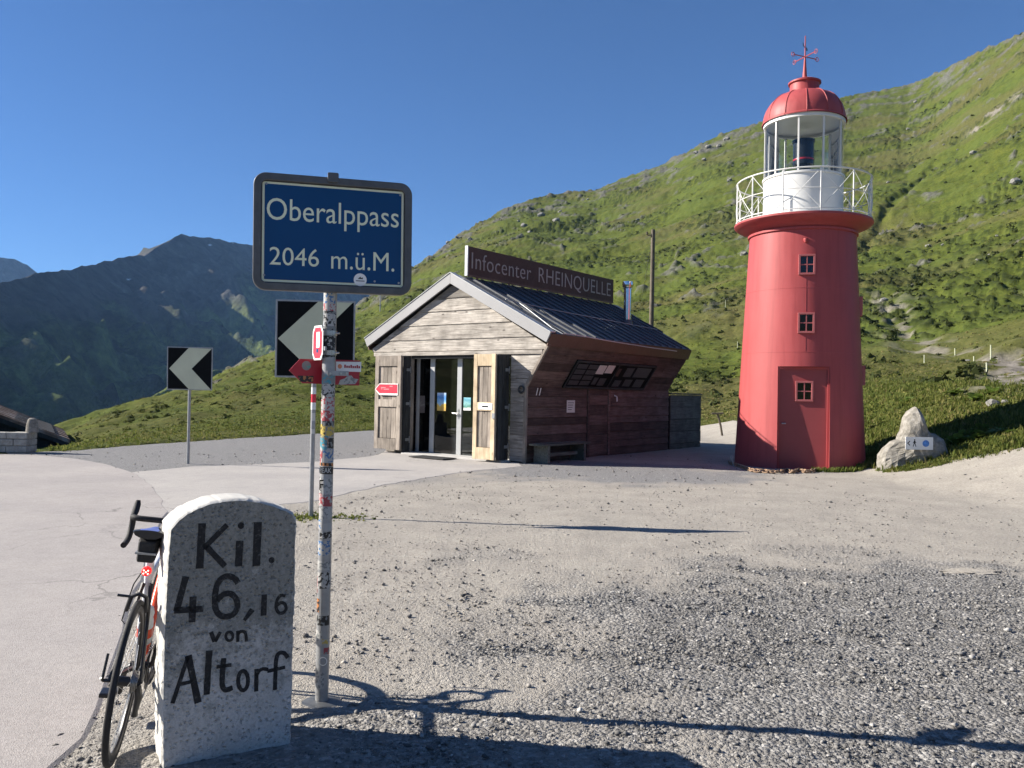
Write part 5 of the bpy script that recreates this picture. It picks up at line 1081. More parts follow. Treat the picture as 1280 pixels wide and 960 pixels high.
# ------------------------------------------------------------------ chevron signs
def chevron(label, base_px, corners, ang, poly, post_top_px, stripes=False, rim='galv'):
    B0 = gnd(*base_px); B0.z = 0; root = empty('chevron_sign', label, 'sign', B0)
    ex = Vector((math.cos(ang), math.sin(ang), 0)); n = Vector((math.sin(ang), -math.cos(ang), 0)); P0 = B0 + n * 0.06
    pp_ = lambda px, py: plane_px(px, py, P0, ex, n)
    c = [pp_(*q) for q in corners]; lo = min(q[1] for q in c); hi = max(q[1] for q in c)
    O = P0 - B0
    tp = atY(*post_top_px, B0.y) - B0
    MB().tube([(0, 0, -0.1), tuple(tp * 0.5), tuple(tp)], 0.03, 16).build('post', 'galv', root, True)
    MB().prism(c, O, ex, (0, 0, 1), n, -0.02, 0.0).build('rim', rim, root, bevel=0.003)
    cx = sum(q[0] for q in c) / 4; cz = sum(q[1] for q in c) / 4
    inset = lambda q, s: (cx + (q[0] - cx) * s, cz + (q[1] - cz) * s)
    MB().prism([inset(q, 0.955) for q in c], O, ex, (0, 0, 1), n, 0.0005, 0.002).build('panel', 'black', root)
    MB().prism([pp_(*q) for q in poly], O, ex, (0, 0, 1), n, 0.0022, 0.003).build('chevron', 'chev_white', root)
    for f in (0.25, 0.75):
        MB().box(-0.05, 0.05, -0.02, 0.0, -0.03, 0.03).build('clamp', 'galv', root).matrix_local = frame_m(O + ex * 0.0 + Vector((0, 0, lo + (hi - lo) * f)) - n * 0.022, ex, (0, 0, 1)) @ Matrix.Rotation(R(-90), 4, 'X')
    return root, tp
rt, tp = chevron('chevron board with pale arrow on plain steel post by the road bend', (235, 580), [(209, 433), (266, 434.5), (265, 488), (208.5, 487)], R(6), [(211.5, 460.5), (236, 434.8), (264.7, 436), (239.5, 461), (263.5, 487), (236, 486.5)], (238, 440))
rt, tp = chevron('chevron board on a red-banded post behind the pass sign', (388.5, 646), [(345, 374), (444.5, 376.5), (443, 473), (343.5, 471.5)], R(11), [(347.5, 423), (398, 377), (441, 378.5), (394, 424), (440.5, 471), (396, 470)], (394.5, 390))
def band_z(py): return (atY(391, py, gnd(388.5, 646).y)).z
for py0, py1, mt in ((484, 492.5, 'white'), (492.5, 503, 'red_bright'), (503, 512, 'white'), (516, 526, 'paper'), (536, 542, 'paper')):
    z0, z1 = band_z(py1), band_z(py0); k = z0 / tp.z
    MB().lathe([(0.0308, 0.0), (0.0308, z1 - z0 - 0.002)], 20, R(180) if mt != 'paper' else R(250), R(360) if mt != 'paper' else R(330)).build('band', mt, rt, True, fix=False).location = (tp.x * k, tp.y * k, z0)

# ------------------------------------------------------------------ bicycle leaning on the stone
bk = bpy.data.objects.new('bicycle', None); COL.objects.link(bk); tag(bk, 'white and orange road bike leaning against the kilometre stone', 'bicycle')
BH = R(-15.2); bk.location = (-1.652, 3.505, 0.012)
bk.matrix_world = Matrix.Translation((-1.652, 3.505, 0.012)) @ Matrix.Rotation(R(90) - BH, 4, 'Z') @ Matrix.Rotation(R(7.0), 4, 'X')
def circ(c, r, n, ax='Y', a0=0.0): return [(c[0] + r * math.cos(a0 + 2 * math.pi * k / n), c[1], c[2] + r * math.sin(a0 + 2 * math.pi * k / n)) for k in range(n)]
WR = 0.336; RA = (0.0, 0.0, WR); FA = (0.985, 0.0, WR)
def wheel(c):
    ty = MB().tube(circ(c, WR - 0.0135, 56), 0.0135, 10, True).build('wheel', 'rubber', bk, True)
    b = MB(); n = 56; pr = [(0.3085, -0.010), (0.312, 0.0), (0.3085, 0.010), (0.285, 0.008), (0.278, 0.0), (0.285, -0.008)]; o = 0
    for k in range(n):
        a = 2 * math.pi * k / n
        for r, y in pr: b.v.append((c[0] + r * math.cos(a), y, c[2] + r * math.sin(a)))
    for k in range(n):
        l = (k + 1) % n
        for i in range(6): b.f.append((k * 6 + i, l * 6 + i, l * 6 + (i + 1) % 6, k * 6 + (i + 1) % 6))
    b.build('rim', 'plastic', ty, True)
    b = MB()
    for k in range(24):
        a = 2 * math.pi * k / 24; h = a + (0.9 if k % 2 else -0.9); y = 0.032 if (k // 2) % 2 else -0.032
        b.tube([(c[0] + 0.02 * math.cos(h), y, c[2] + 0.02 * math.sin(h)), (c[0] + 0.282 * math.cos(a), 0, c[2] + 0.282 * math.sin(a))], 0.0013, 4, cap=False)
    s = b.build('spokes', 'chrome', ty); s['kind'] = 'stuff'
    MB().tube([(c[0], -0.055, c[2]), (c[0], -0.04, c[2]), (c[0], -0.033, c[2]), (c[0], 0.033, c[2]), (c[0], 0.04, c[2]), (c[0], 0.055, c[2])], [0.011, 0.011, 0.021, 0.021, 0.011, 0.011], 14).build('hub', 'plastic', ty, True)
wheel(RA); wheel(FA)
BBP = Vector((0.410, 0, 0.268)); STT = Vector((0.235, 0, 0.755)); HT = Vector((0.862, 0, 0.800)); HB = Vector((0.902, 0, 0.665))
fo = MB().tube([BBP, STT], [0.020, 0.017], 12).build('frame', 'bike_white', bk, True)
MB().tube([STT + Vector((0.01, 0, -0.03)), HT + Vector((0, 0, -0.03))], [0.016, 0.019], 12).build('top_tube', 'bike_white', fo, True)
MB().tube([BBP, HB + Vector((0, 0, 0.03))], [0.026, 0.023], 12).build('down_tube', 'bike_orange', fo, True)
MB().tube([HB, HT], [0.024, 0.020], 14).build('head_tube', 'bike_white', fo, True)
for s in (-1, 1):
    MB().tube([BBP + Vector((-0.03, s * 0.022, 0)), (0.20, s * 0.045, 0.30), (0.0, s * 0.062, WR)], [0.012, 0.010, 0.009], 8).build('chain_stay', 'plastic', fo, True)
    MB().tube([STT + Vector((0.0, s * 0.016, -0.06)), (0.14, s * 0.035, 0.56), (0.0, s * 0.062, WR)], [0.010, 0.008, 0.008], 8).build('seat_stay', 'plastic', fo, True)
    MB().tube([HB + Vector((0.005, s * 0.02, -0.005)), (0.935, s * 0.045, 0.52), (0.985, s * 0.05, WR)], [0.014, 0.012, 0.008], 8).build('fork_blade', 'plastic', bk, True)
MB().tube([STT + Vector((0.012, 0, -0.04)), STT + (STT - BBP).normalized() * 0.075], 0.0185, 12).build('seat_clamp', 'bike_white', fo, True)
SPT = STT + (STT - BBP).normalized() * 0.185
MB().tube([STT, SPT], 0.0145, 12).build('seatpost', 'plastic', bk, True)
b = MB()   # saddle lofted nose to tail
pr = [(0.26, 0.016, 0.930, 0.016), (0.20, 0.020, 0.942, 0.022), (0.12, 0.032, 0.948, 0.026), (0.05, 0.055, 0.953, 0.030), (0.0, 0.068, 0.960, 0.032), (-0.03, 0.062, 0.960, 0.030)]; n = 12; o = 0
for x, w, z, h in pr:
    for k in range(n):
        a = 2 * math.pi * k / n; b.v.append((x + 0.055, w * math.cos(a), z + (h * 0.35 * math.sin(a) if math.sin(a) > 0 else h * math.sin(a) * 0.9)))
for i in range(len(pr) - 1):
    for k in range(n): b.f.append((i * n + k, i * n + (k + 1) % n, (i + 1) * n + (k + 1) % n, (i + 1) * n + k))
b.f += [tuple(range(n)), tuple(reversed(range((len(pr) - 1) * n, len(pr) * n)))]
sa = b.build('saddle', 'plastic', bk, True)
b = MB(); o = 0
for x, w, z, h in pr[1:]:
    for k in range(5): t = R(55 + 70 * k / 4); b.v.append((x + 0.055, w * math.cos(t), z + h * 0.35 * math.sin(t) + 0.0015))
for i in range(len(pr) - 2):
    for k in range(4): b.f.append((i * 5 + k, i * 5 + k + 1, (i + 1) * 5 + k + 1, (i + 1) * 5 + k))
b.build('saddle_cover', 'bike_blue', sa, True)
bg = MB(); pts = [(0.19, 0.033, 0.915, 0.90), (0.12, 0.040, 0.93, 0.87), (0.055, 0.038, 0.93, 0.835), (0.03, 0.032, 0.92, 0.83)]
for x, w, zt, zb in pts: bg.v += [(x, -w, zb), (x, w, zb), (x, w * 1.05, zt), (x, -w * 1.05, zt)]
for i in range(3): bg.f += [(4 * i + k, 4 * i + (k + 1) % 4, 4 * i + 4 + (k + 1) % 4, 4 * i + 4 + k) for k in range(4)]
bg.f += [(0, 3, 2, 1), (12, 13, 14, 15)]
bgo = bg.build('saddle_bag', 'rubber', bk, bevel=0.012)
MB().box(0.018, 0.06, -0.042, 0.042, 0.868, 0.876).build('bag_strap', 'galv', bgo)
tlc = Vector((0.14, 0, 0.772)) + Vector((-0.005, 0, 0))
tlo = MB().tube([tlc + Vector((0.025, 0, 0)), tlc + Vector((0.012, 0, 0)), tlc + Vector((-0.012, 0, 0.0))], [0.019, 0.021, 0.018], 16).build('tail_light', 'taillight', bk, True)
for y, z in ((0, 0), (0.009, 0.007), (-0.009, 0.007), (0.009, -0.007), (-0.009, -0.007)): MB().tube([tlc + Vector((-0.0121, y, z)), tlc + Vector((-0.0145, y, z))], 0.0035, 8).build('diode', 'diode', tlo)
MB().tube([tlc + Vector((0.0, 0.02, -0.01)), (0.15, 0.045, 0.71), (0.12, 0.058, 0.62), (0.09, 0.062, 0.565), (0.085, 0.045, 0.55), (0.07, 0.03, 0.60)], 0.003, 6).build('cable', 'rubber', bk, True)
br = MB().tube([(0.045, 0.045, 0.62), (0.03, 0.03, 0.685), (0.03, 0.0, 0.70), (0.03, -0.03, 0.685), (0.045, -0.035, 0.62)], 0.009, 8).build('brake_caliper', 'plastic', bk, True)
MB().tube([(0.03, 0.03, 0.685), (0.02, 0.085, 0.69)], 0.006, 6).build('brake_arm', 'plastic', br, True)
MB().tube([(0.0, 0.06, WR), (0.0, 0.085, WR), (-0.01, 0.095, WR + 0.012)], [0.008, 0.008, 0.006], 8).tube([(0.0, 0.09, WR), (0.04, 0.088, WR + 0.10)], 0.006, 6).build('axle_lever', 'plastic', bk, True)
# drivetrain on the right-hand side
ck = MB().lathe([(0.085, -0.002), (0.102, -0.002), (0.102, 0.002), (0.085, 0.002), (0.085, -0.002)], 40).build('chainring', 'plastic', bk, True); ck.matrix_local = frame_m(BBP + Vector((0, -0.046, 0)), (1, 0, 0), (0, 0, 1))
b = MB()
for k in range(5): r = 0.052 - 0.006 * k; b.lathe([(0.012, 0), (r, 0), (r, 0.0025), (0.012, 0.0025)], 24, c=(0, 0, 0.005 * k))
b.build('cassette', 'chrome', bk, True).matrix_local = frame_m((0, -0.028, WR), (1, 0, 0), (0, 0, 1))
MB().tube([(0.0, -0.05, WR - 0.01), (0.02, -0.06, WR - 0.07), (0.045, -0.052, WR - 0.14), (0.055, -0.05, WR - 0.16)], [0.014, 0.018, 0.012, 0.016], 8).build('rear_derailleur', 'plastic', bk, True)
MB().tube([(0.0, -0.046, WR + 0.045), (0.41, -0.046, 0.268 + 0.10)], 0.004, 6).tube([(0.055, -0.046, WR - 0.175), (0.41, -0.046, 0.268 - 0.10)], 0.004, 6).build('chain', 'chrome', bk)
for s, a in ((-1, R(115)), (1, R(-65 - 0))):
    d = Vector((math.cos(a), 0, math.sin(a))); e = BBP + d * 0.172 + Vector((0, s * 0.075, 0))
    cr = MB().tube([BBP + Vector((0, s * 0.03, 0)), BBP + Vector((0, s * 0.06, 0)) + d * 0.02, e], [0.016, 0.014, 0.010], 10).build('crank', 'plastic', bk, True)
    MB().box(e.x - 0.045, e.x + 0.045, e.y + (0.012 if s > 0 else -0.085), e.y + (0.085 if s > 0 else -0.012), e.z - 0.012, e.z + 0.010).build('pedal', 'plastic', cr, bevel=0.005)
MB().tube([BBP + Vector((0, -0.04, 0)), BBP + Vector((0, 0.04, 0))], 0.022, 14).build('bottom_bracket', 'plastic', bk, True)
bt0 = BBP.lerp(STT, 0.22) + Vector((0.055, 0, 0)); bd_ = (STT - BBP).normalized()
bo = MB().tube([bt0, bt0 + bd_ * 0.01, bt0 + bd_ * 0.12, bt0 + bd_ * 0.14, bt0 + bd_ * 0.165, bt0 + bd_ * 0.19, bt0 + bd_ * 0.20, bt0 + bd_ * 0.225], [0.03, 0.036, 0.036, 0.031, 0.036, 0.030, 0.014, 0.012], 16).build('water_bottle', 'white', bk, True)
MB().tube([bt0 + bd_ * 0.04, bt0 + bd_ * 0.09], 0.0368, 16).build('bottle_print', 'bike_orange', bo, True)
# front end
stc = HT + Vector((0.088, 0, 0.065))
MB().tube([HT + Vector((-0.012, 0, 0.05)), HT], 0.018, 12).tube([HT + Vector((-0.008, 0, 0.035)), stc], 0.0155, 12).build('stem', 'plastic', bk, True)
for s in (-1, 1):
    y = s * 0.21
    path = [stc, stc + Vector((0, s * 0.10, 0.0)), stc + Vector((0.003, s * 0.17, 0.0)), stc + Vector((0.02, s * 0.203, 0)), stc + Vector((0.055, s * 0.212, -0.003)), stc + Vector((0.082, s * 0.214, -0.03)), stc + Vector((0.082, s * 0.216, -0.075)), stc + Vector((0.055, s * 0.218, -0.112)), stc + Vector((0.01, s * 0.22, -0.13)), stc + Vector((-0.05, s * 0.222, -0.138))]
    hb = MB().tube(catmull([tuple(p) for p in path], 4), 0.0155, 10).build('handlebar', 'rubber', bk, True)
    hd = MB().tube([stc + Vector((0.065, s * 0.212, 0.0)), stc + Vector((0.105, s * 0.212, 0.02)), stc + Vector((0.135, s * 0.211, 0.055)), stc + Vector((0.14, s * 0.211, 0.075))], [0.016, 0.019, 0.017, 0.012], 10).build('brake_hood', 'rubber', hb, True)
    MB().tube([stc + Vector((0.14, s * 0.212, 0.05)), stc + Vector((0.15, s * 0.214, 0.0)), stc + Vector((0.14, s * 0.218, -0.06)), stc + Vector((0.125, s * 0.222, -0.09))], [0.007, 0.006, 0.006, 0.005], 8).build('brake_lever', 'plastic', hb, True)

# ------------------------------------------------------------------ rock with white sign, wall, hut, poles, chain
def stone_mat(name, lo, mid, hi, sc=6):
    m, nt, bs = new_mat(name); v = mapped(nt); n1 = noise(nt, v, sc, 8, 0.7); n2 = noise(nt, v, sc * 7, 5, 0.7)
    c = ramp(nt, n1, [(0.28, lo), (0.5, mid), (0.72, hi)]).outputs[0]; c = mixc(nt, 0.5, c, ramp(nt, n2, [(0.3, (0.65,) * 3), (0.7, (1.15,) * 3)]).outputs[0], 'MULTIPLY')
    nt.links.new(c, bs.inputs['Base Color']); bs.inputs['Roughness'].default_value = 0.95; bs.inputs['Specular IOR Level'].default_value = 0.2; bump(nt, bs, mth(nt, 'ADD', n1, n2), 0.7, 0.02); return m
M['granite'] = stone_mat('granite', (0.20, 0.19, 0.17), (0.37, 0.36, 0.33), (0.52, 0.50, 0.46))
M['pale_rock'] = stone_mat('pale_rock', (0.12, 0.11, 0.095), (0.25, 0.235, 0.205), (0.42, 0.40, 0.365), 7)
from mathutils import noise as mn
def zgf(x, y): return float(zg(x, y))
RK = lot_hit(1140, 582); RK = RK + Vector((0.12, 0.22, 0)); RK.z = zgf(RK.x, RK.y)
rock = empty('signed_boulder', 'pointed pale boulder beside the lighthouse carrying a white sign', 'boulder', RK)
rpx = lambda px, py: ((atY(px, py, RK.y) - RK).x, (atY(px, py, RK.y) - RK).z)
ol = [rpx(*p) for p in ((1097, 578), (1099, 570), (1104, 561), (1112, 552), (1120, 549), (1126, 538), (1130, 521), (1135, 513), (1143, 508), (1148, 511), (1151, 520), (1156, 535), (1162, 541), (1170, 542), (1177, 549), (1180, 560), (1184, 571), (1180, 577))]
ol[0] = (ol[0][0], -0.25); ol[-1] = (ol[-1][0], -0.25)
ol2 = []
for i in range(len(ol)):
    a = Vector(ol[i]); c = Vector(ol[(i + 1) % len(ol)]); n = max(1, int((c - a).length / 0.07))
    ol2 += [tuple(a.lerp(c, k / n)) for k in range(n)]
b = MB(); n = len(ol2); cx, cz = 0.05, 0.35
levels = [(1.0, 0.0), (0.97, -0.08), (0.90, -0.17), (0.78, -0.24), (0.62, -0.28), (0.45, -0.305), (0.25, -0.315)]
levels = [(s, -d) for s, d in reversed(levels[1:])] + levels
o = 0
for s, d in levels:
    for (x, z) in ol2:
        p = Vector((cx + (x - cx) * s, d, cz + (z - cz) * s)); q = mn.fractal(p * 2.2, 0.9, 2.0, 4); p.y += 0.10 * q * (1 if abs(d) > 0.01 else 0.4); p.x += 0.03 * mn.noise(p * 5); p.z += 0.02 * mn.noise(p * 6 + Vector((3, 1, 2)))
        b.v.append(tuple(p))
L = len(levels)
for i in range(L - 1):
    for k in range(n): b.f.append((i * n + k, i * n + (k + 1) % n, (i + 1) * n + (k + 1) % n, (i + 1) * n + k))
b.f += [tuple(reversed(range(n))), tuple((L - 1) * n + k for k in range(n))]
b.build('boulder_body', 'pale_rock', rock)
W0 = atY(1148.8, 554.2, RK.y - 0.42); wsz = (atY(1166, 554, RK.y - 0.42) - atY(1131.5, 554, RK.y - 0.42)).x; whz = (atY(1148, 546.3, RK.y - 0.42) - atY(1148, 562, RK.y - 0.42)).z
AX, AN = Vector((1, 0, 0)), Vector((0, -1, 0))
root, o = flat_sign('footpath_sign', 'white footpath sign with walker and blue disc on the boulder', 'sign', W0, AX, AZ_, AN, wsz, whz, 0.012, 'white')
def mk_(name, poly, mat, h=0.0125): return MB().prism(poly, (0, 0, 0), AX, AZ_, AN, h, h + 0.001).build(name, mat, root)
s = whz
mk_('arrow', [(-wsz / 2 + 0.12 * s, 0.0), (-wsz / 2 + 0.34 * s, 0.2 * s), (-wsz / 2 + 0.38 * s, 0.14 * s), (-wsz / 2 + 0.22 * s, 0.0), (-wsz / 2 + 0.38 * s, -0.14 * s), (-wsz / 2 + 0.34 * s, -0.2 * s)], 'black')
x = -wsz / 2 + 0.72 * s
for poly in ([(-0.04, 0.23), (0.05, 0.23), (0.05, 0.32), (-0.04, 0.32)], [(-0.06, 0.0), (0.06, 0.0), (0.05, 0.22), (-0.04, 0.22)], [(-0.06, 0.0), (0.0, 0.0), (-0.08, -0.26), (-0.14, -0.26)], [(0.0, 0.0), (0.06, 0.0), (0.14, -0.26), (0.08, -0.26)], [(0.05, 0.17), (0.14, 0.05), (0.10, 0.03), (0.04, 0.12)], [(-0.04, 0.17), (-0.14, 0.04), (-0.10, 0.02), (-0.03, 0.11)]):
    mk_('walker_figure', [(x + p[0] * s, p[1] * s) for p in poly], 'black', 0.0125 + 0.0003 * rnd.random())
M['disc_blue'] = plain('disc_blue', (0.06, 0.22, 0.60), 0.4, 0, 0.3, 25, 0)
mk_('blue_disc', [(wsz / 2 - 0.58 * s + 0.27 * s * math.cos(2 * math.pi * k / 20), 0.27 * s * math.sin(2 * math.pi * k / 20)) for k in range(20)], 'disc_blue')

def boulder_mesh(seed, sx=1.0, sy=1.0, sz=0.7, sub=2, rough=0.35):
    bm = bmesh.new(); bmesh.ops.create_icosphere(bm, subdivisions=sub, radius=1.0)
    for v in bm.verts:
        q = mn.fractal(v.co * 1.4 + Vector((seed * 3.1, seed, -seed * 2)), 0.9, 2.0, 3); v.co *= 1 + rough * q; v.co = Vector((v.co.x * sx, v.co.y * sy, v.co.z * sz))
    me = bpy.data.meshes.new('boulder'); bm.to_mesh(me); bm.free(); return me
bms = [boulder_mesh(k + 1, rnd.uniform(0.8, 1.3), rnd.uniform(0.7, 1.1), rnd.uniform(0.5, 0.8)) for k in range(5)]
M['hill_rock'] = stone_mat('hillside_rock', (0.10, 0.098, 0.09), (0.20, 0.195, 0.18), (0.31, 0.30, 0.28), 1.2)
for me in bms: me.materials.append(M['hill_rock'])
def place_boulder(px, py, w, label, group=None, sink=0.25):
    p = hill_hit(px, py); z, _ = hill_z(np.array([p[0]]), np.array([p[1]])); D = math.hypot(p[0], p[1])
    o = bpy.data.objects.new('boulder', rnd.choice(bms)); COL.objects.link(o); s = w / 1035 * D / 2
    o.location = (p[0], p[1], float(z[0]) + s * (0.6 - sink)); o.scale = (s, s, s); o.rotation_euler = (rnd.uniform(-.3, .3), rnd.uniform(-.3, .3), rnd.uniform(0, 6))
    tag(o, label, 'boulder', group)
place_boulder(1241, 509, 17, 'rounded grey boulder half sunk in grass above the path'); place_boulder(1256, 511.5, 9, 'small whitish boulder beside the half sunk grey one')
for px, py, w in ((1160, 312, 6), (1178, 313, 4), (1222, 322, 6), (1246, 298, 4), (1237, 318, 4), (1105, 380, 9), (1148, 410, 7), (1270, 222, 11), (1217, 196, 8), (1135, 160, 4), (1197, 180, 3), (1225, 105, 4), (676, 269, 9), (695, 281, 11), (720, 378, 0), (700, 264, 6), (655, 283, 8), (662, 290, 7), (648, 280, 5), (588, 300, 6), (735, 250, 5), (797, 274, 6), (912, 235, 8), (930, 320, 9), (940, 318, 6), (1208, 438, 12), (1110, 230, 4), (1144, 128, 4), (1232, 178, 3), (1180, 178, 3), (560, 305, 7), (571, 300, 6), (870, 196, 8), (885, 188, 9), (899, 183, 7), (908, 176, 8), (880, 205, 6), (845, 214, 4), (1125, 240, 3), (1090, 420, 4)):
    if not w: continue
    if py < 225 and px < 1000: lab, grp = 'grey boulder on the rocky crest of the green mountainside', 'boulders along the crest'
    elif px > 1000 and py > 360: lab, grp = 'pale boulder lying beside the stony stream bed on the slope', 'boulders by the stream bed'
    elif px > 1000: lab, grp = 'small pale boulder on the steep pasture past the lighthouse', 'boulders on the steep pasture'
    else: lab, grp = 'grey boulder on the slope above the info hut roof sign', 'boulders above the hut'
    place_boulder(px, py, w, lab, grp)

# stone wall at the road bend
WL = Vector((-10.95, 18.75, 0)); wl = empty('stone_wall', 'low grey wall of squared granite blocks at the road bend', 'wall', WL, R(2))
MB().box(-5.0, -0.03, 0.03, 0.42, -0.3, 0.46).build('core', 'granite', wl)
for r_ in range(4):
    x = 0.0; z0 = -0.14 + r_ * 0.155; first = True
    while x > -5.0:
        w = 0.46 if first and r_ % 2 else rnd.uniform(0.2, 0.36); x1 = max(x - w, -5.1); j = rnd.uniform(0, 0.018)
        MB().box(x1 + 0.006, x - 0.006, -j, 0.45 if first else 0.2, z0 + 0.005, z0 + 0.150 - rnd.uniform(0, 0.008)).build('block', 'granite', wl, bevel=0.012); x = x1; first = False
bo_ = empty('stone_bollard', 'tapered white granite bollard standing on the wall end', 'bollard', wl.matrix_world @ Vector((-0.12, 0.2, 0)) if False else Vector((-10.98, 19.0, 0.468)))
MB().lathe([(0.0, 0.0), (0.135, 0.0), (0.128, 0.12), (0.108, 0.24), (0.088, 0.30), (0.05, 0.325), (0.0, 0.33)], 16).build('bollard_body', 'pale_rock', bo_, True)
# hut below the road
HY = 34.0; he = atY(88, 550.5, HY); ha_ = atY(-90, 470, HY); hw = he.x - ha_.x
HROT = R(30); hut = empty('alpine_hut', 'dark timber hut with rust streaked metal roof below the road', 'hut', Vector((he.x - hw * math.cos(HROT), HY - hw * math.sin(HROT), -7)), HROT)
hz_ = lambda v: v + 7
M['rust_roof'] = stone_mat('rust_streaked_metal', (0.10, 0.05, 0.035), (0.25, 0.17, 0.13), (0.50, 0.48, 0.46), 1.2)
b = MB(); hl = 9.0; ew = hw - 0.55; ez_ = he.z + 0.28
b.prism([(-ew, 0), (ew, 0), (ew, hz_(ez_)), (0, hz_(ha_.z) - 0.12), (-ew, hz_(ez_))], (0, 0, 0), (1, 0, 0), (0, 0, 1), (0, 1, 0), 0.3, hl).build('walls', 'wood_dark', hut)
for s in (1, -1):
    MB().prism([(0.0, hz_(ha_.z)), (s * hw, hz_(he.z)), (s * hw, hz_(he.z) - 0.13), (0.0, hz_(ha_.z) - 0.14)], (0, 0, 0), (1, 0, 0), (0, 0, 1), (0, 1, 0), 0, hl + 0.3).build('roof', 'rust_roof', hut)
    for k in range(6):
        y = 0.05 + k * 1.7; MB().prism([(s * 0.1, hz_(ha_.z) + 0.0), (s * hw, hz_(he.z) + 0.002), (s * hw, hz_(he.z) + 0.035), (s * 0.1, hz_(ha_.z) + 0.035)], (0, 0, 0), (1, 0, 0), (0, 0, 1), (0, 1, 0), y, y + 0.08).build('roof_batten', 'rust_roof', hut)
    MB().prism([(0.0, hz_(ha_.z) - 0.141), (s * hw, hz_(he.z) - 0.131), (s * hw, hz_(he.z) - 0.30), (0.0, hz_(ha_.z) - 0.36)], (0, 0, 0), (1, 0, 0), (0, 0, 1), (0, 1, 0), 0.02, 0.07).build('bargeboard', 'wood_dark', hut)
# utility pole behind the hut
def hill_at(px, D):
    a = az_of(px); x, y = D * math.sin(a), D * math.cos(a); z, _ = hill_z(np.array([x]), np.array([y])); return Vector((x, y, float(z[0])))
up = hill_at(812.5, 47.0); ut = atY(816.5, 287, up.y); upo = empty('utility_pole', 'tall wooden utility pole on the slope behind the info hut', 'utility pole', up)
dt = ut - up; MB().tube([(0, 0, -0.3), tuple(dt * 0.5), tuple(dt)], [0.15, 0.13, 0.11], 14).build('shaft', 'pole_wood', upo, True)
MB().tube([dt + Vector((-0.08, 0, -0.35)), dt + Vector((-0.34, 0, -0.32))], 0.03, 8).build('bracket', 'rust', upo, True)
MB().lathe([(0.03, 0), (0.06, 0.03), (0.05, 0.10), (0.06, 0.14), (0.02, 0.19)], 12, c=tuple(dt + Vector((-0.34, 0, -0.30)))).build('insulator', 'pole_wood', upo, True)
gp = hill_hit(798, 398); MB().tube([dt + Vector((-0.05, 0, -0.45)), Vector(gp) - up], 0.016, 5).build('guy_wire', 'galv', upo)
# leaning stake, thin peg
sb = gnd(903.5, 548); sb.z = 0.0; stt = atY(897, 517, sb.y - 0.1)
sk_ = empty('wooden_stake', 'dark wooden stake leaning beside the lighthouse foot', 'stake', sb); MB().tube([(0, 0, -0.05), tuple((stt - sb) * 0.5 + Vector((0.02, 0, 0))), tuple(stt - sb)], [0.045, 0.04, 0.035], 8).build('shaft', 'pole_wood', sk_, True); MB().tube([tuple((stt - sb) + Vector((-0.22, 0, 0.0))), tuple(stt - sb), tuple((stt - sb) + Vector((0.22, 0, 0.02)))], 0.035, 7).build('crosspiece', 'pole_wood', sk_, True)
pb_ = gnd(917.5, 584); pt_ = atY(914.5, 573, pb_.y); pg = empty('metal_peg', 'thin bent metal peg at the end of the rusty chain', 'peg', pb_); MB().tube([(0, 0, -0.03), tuple((pt_ - pb_) * 0.6), tuple(pt_ - pb_)], 0.012, 7).build('rod', 'galv', pg, True); MB().tube([tuple(pt_ - pb_ + Vector((0.03 * math.cos(t), 0, 0.03 + 0.03 * math.sin(t)))) for t in [2 * math.pi * k / 10 for k in range(10)]], 0.008, 6, True).build('eye', 'galv', pg, True)
# rusty chain on the ground
cp = [gnd(*p) for p in ((922, 580), (929, 586), (941, 590), (953, 591), (966, 592), (976, 591.5), (984, 589.5), (990, 592), (998, 589.5), (1008, 591.5), (1020, 590))]
cp = [LH + (p - LH).normalized() * max((p - LH).length, 1.66) for p in cp]; cp = catmull([tuple(p) for p in cp], 30); ch = empty('chain', 'rusty chain lying on the gravel before the lighthouse', 'chain', cp[0])
me = MB(); LK, LW = 0.072, 0.040
me.tube([(LK * math.cos(t) , LW * math.sin(t), 0) for t in [2 * math.pi * k / 14 for k in range(14)]], 0.014, 6, True); lm_ = None
dist = 0; last = cp[0]; idx = 0; d_acc = 0.0
for p in cp[1:]:
    d_acc += (p - last).length
    if d_acc > 0.085:
        t = (p - last).normalized(); q = p - cp[0]
        if lm_ is None: o = me.build('link', 'rust', ch, True); lm_ = o.data
        else: o = bpy.data.objects.new('link', lm_); COL.objects.link(o); o.parent = ch
        o.matrix_local = Matrix.Translation(q + Vector((0, 0, 0.04))) @ Matrix.Rotation(math.atan2(t.y, t.x), 4, 'Z') @ Matrix.Rotation(R(35 if idx % 2 else -50) + rnd.uniform(-.3, .3), 4, 'X'); idx += 1; d_acc = 0.0
    last = p
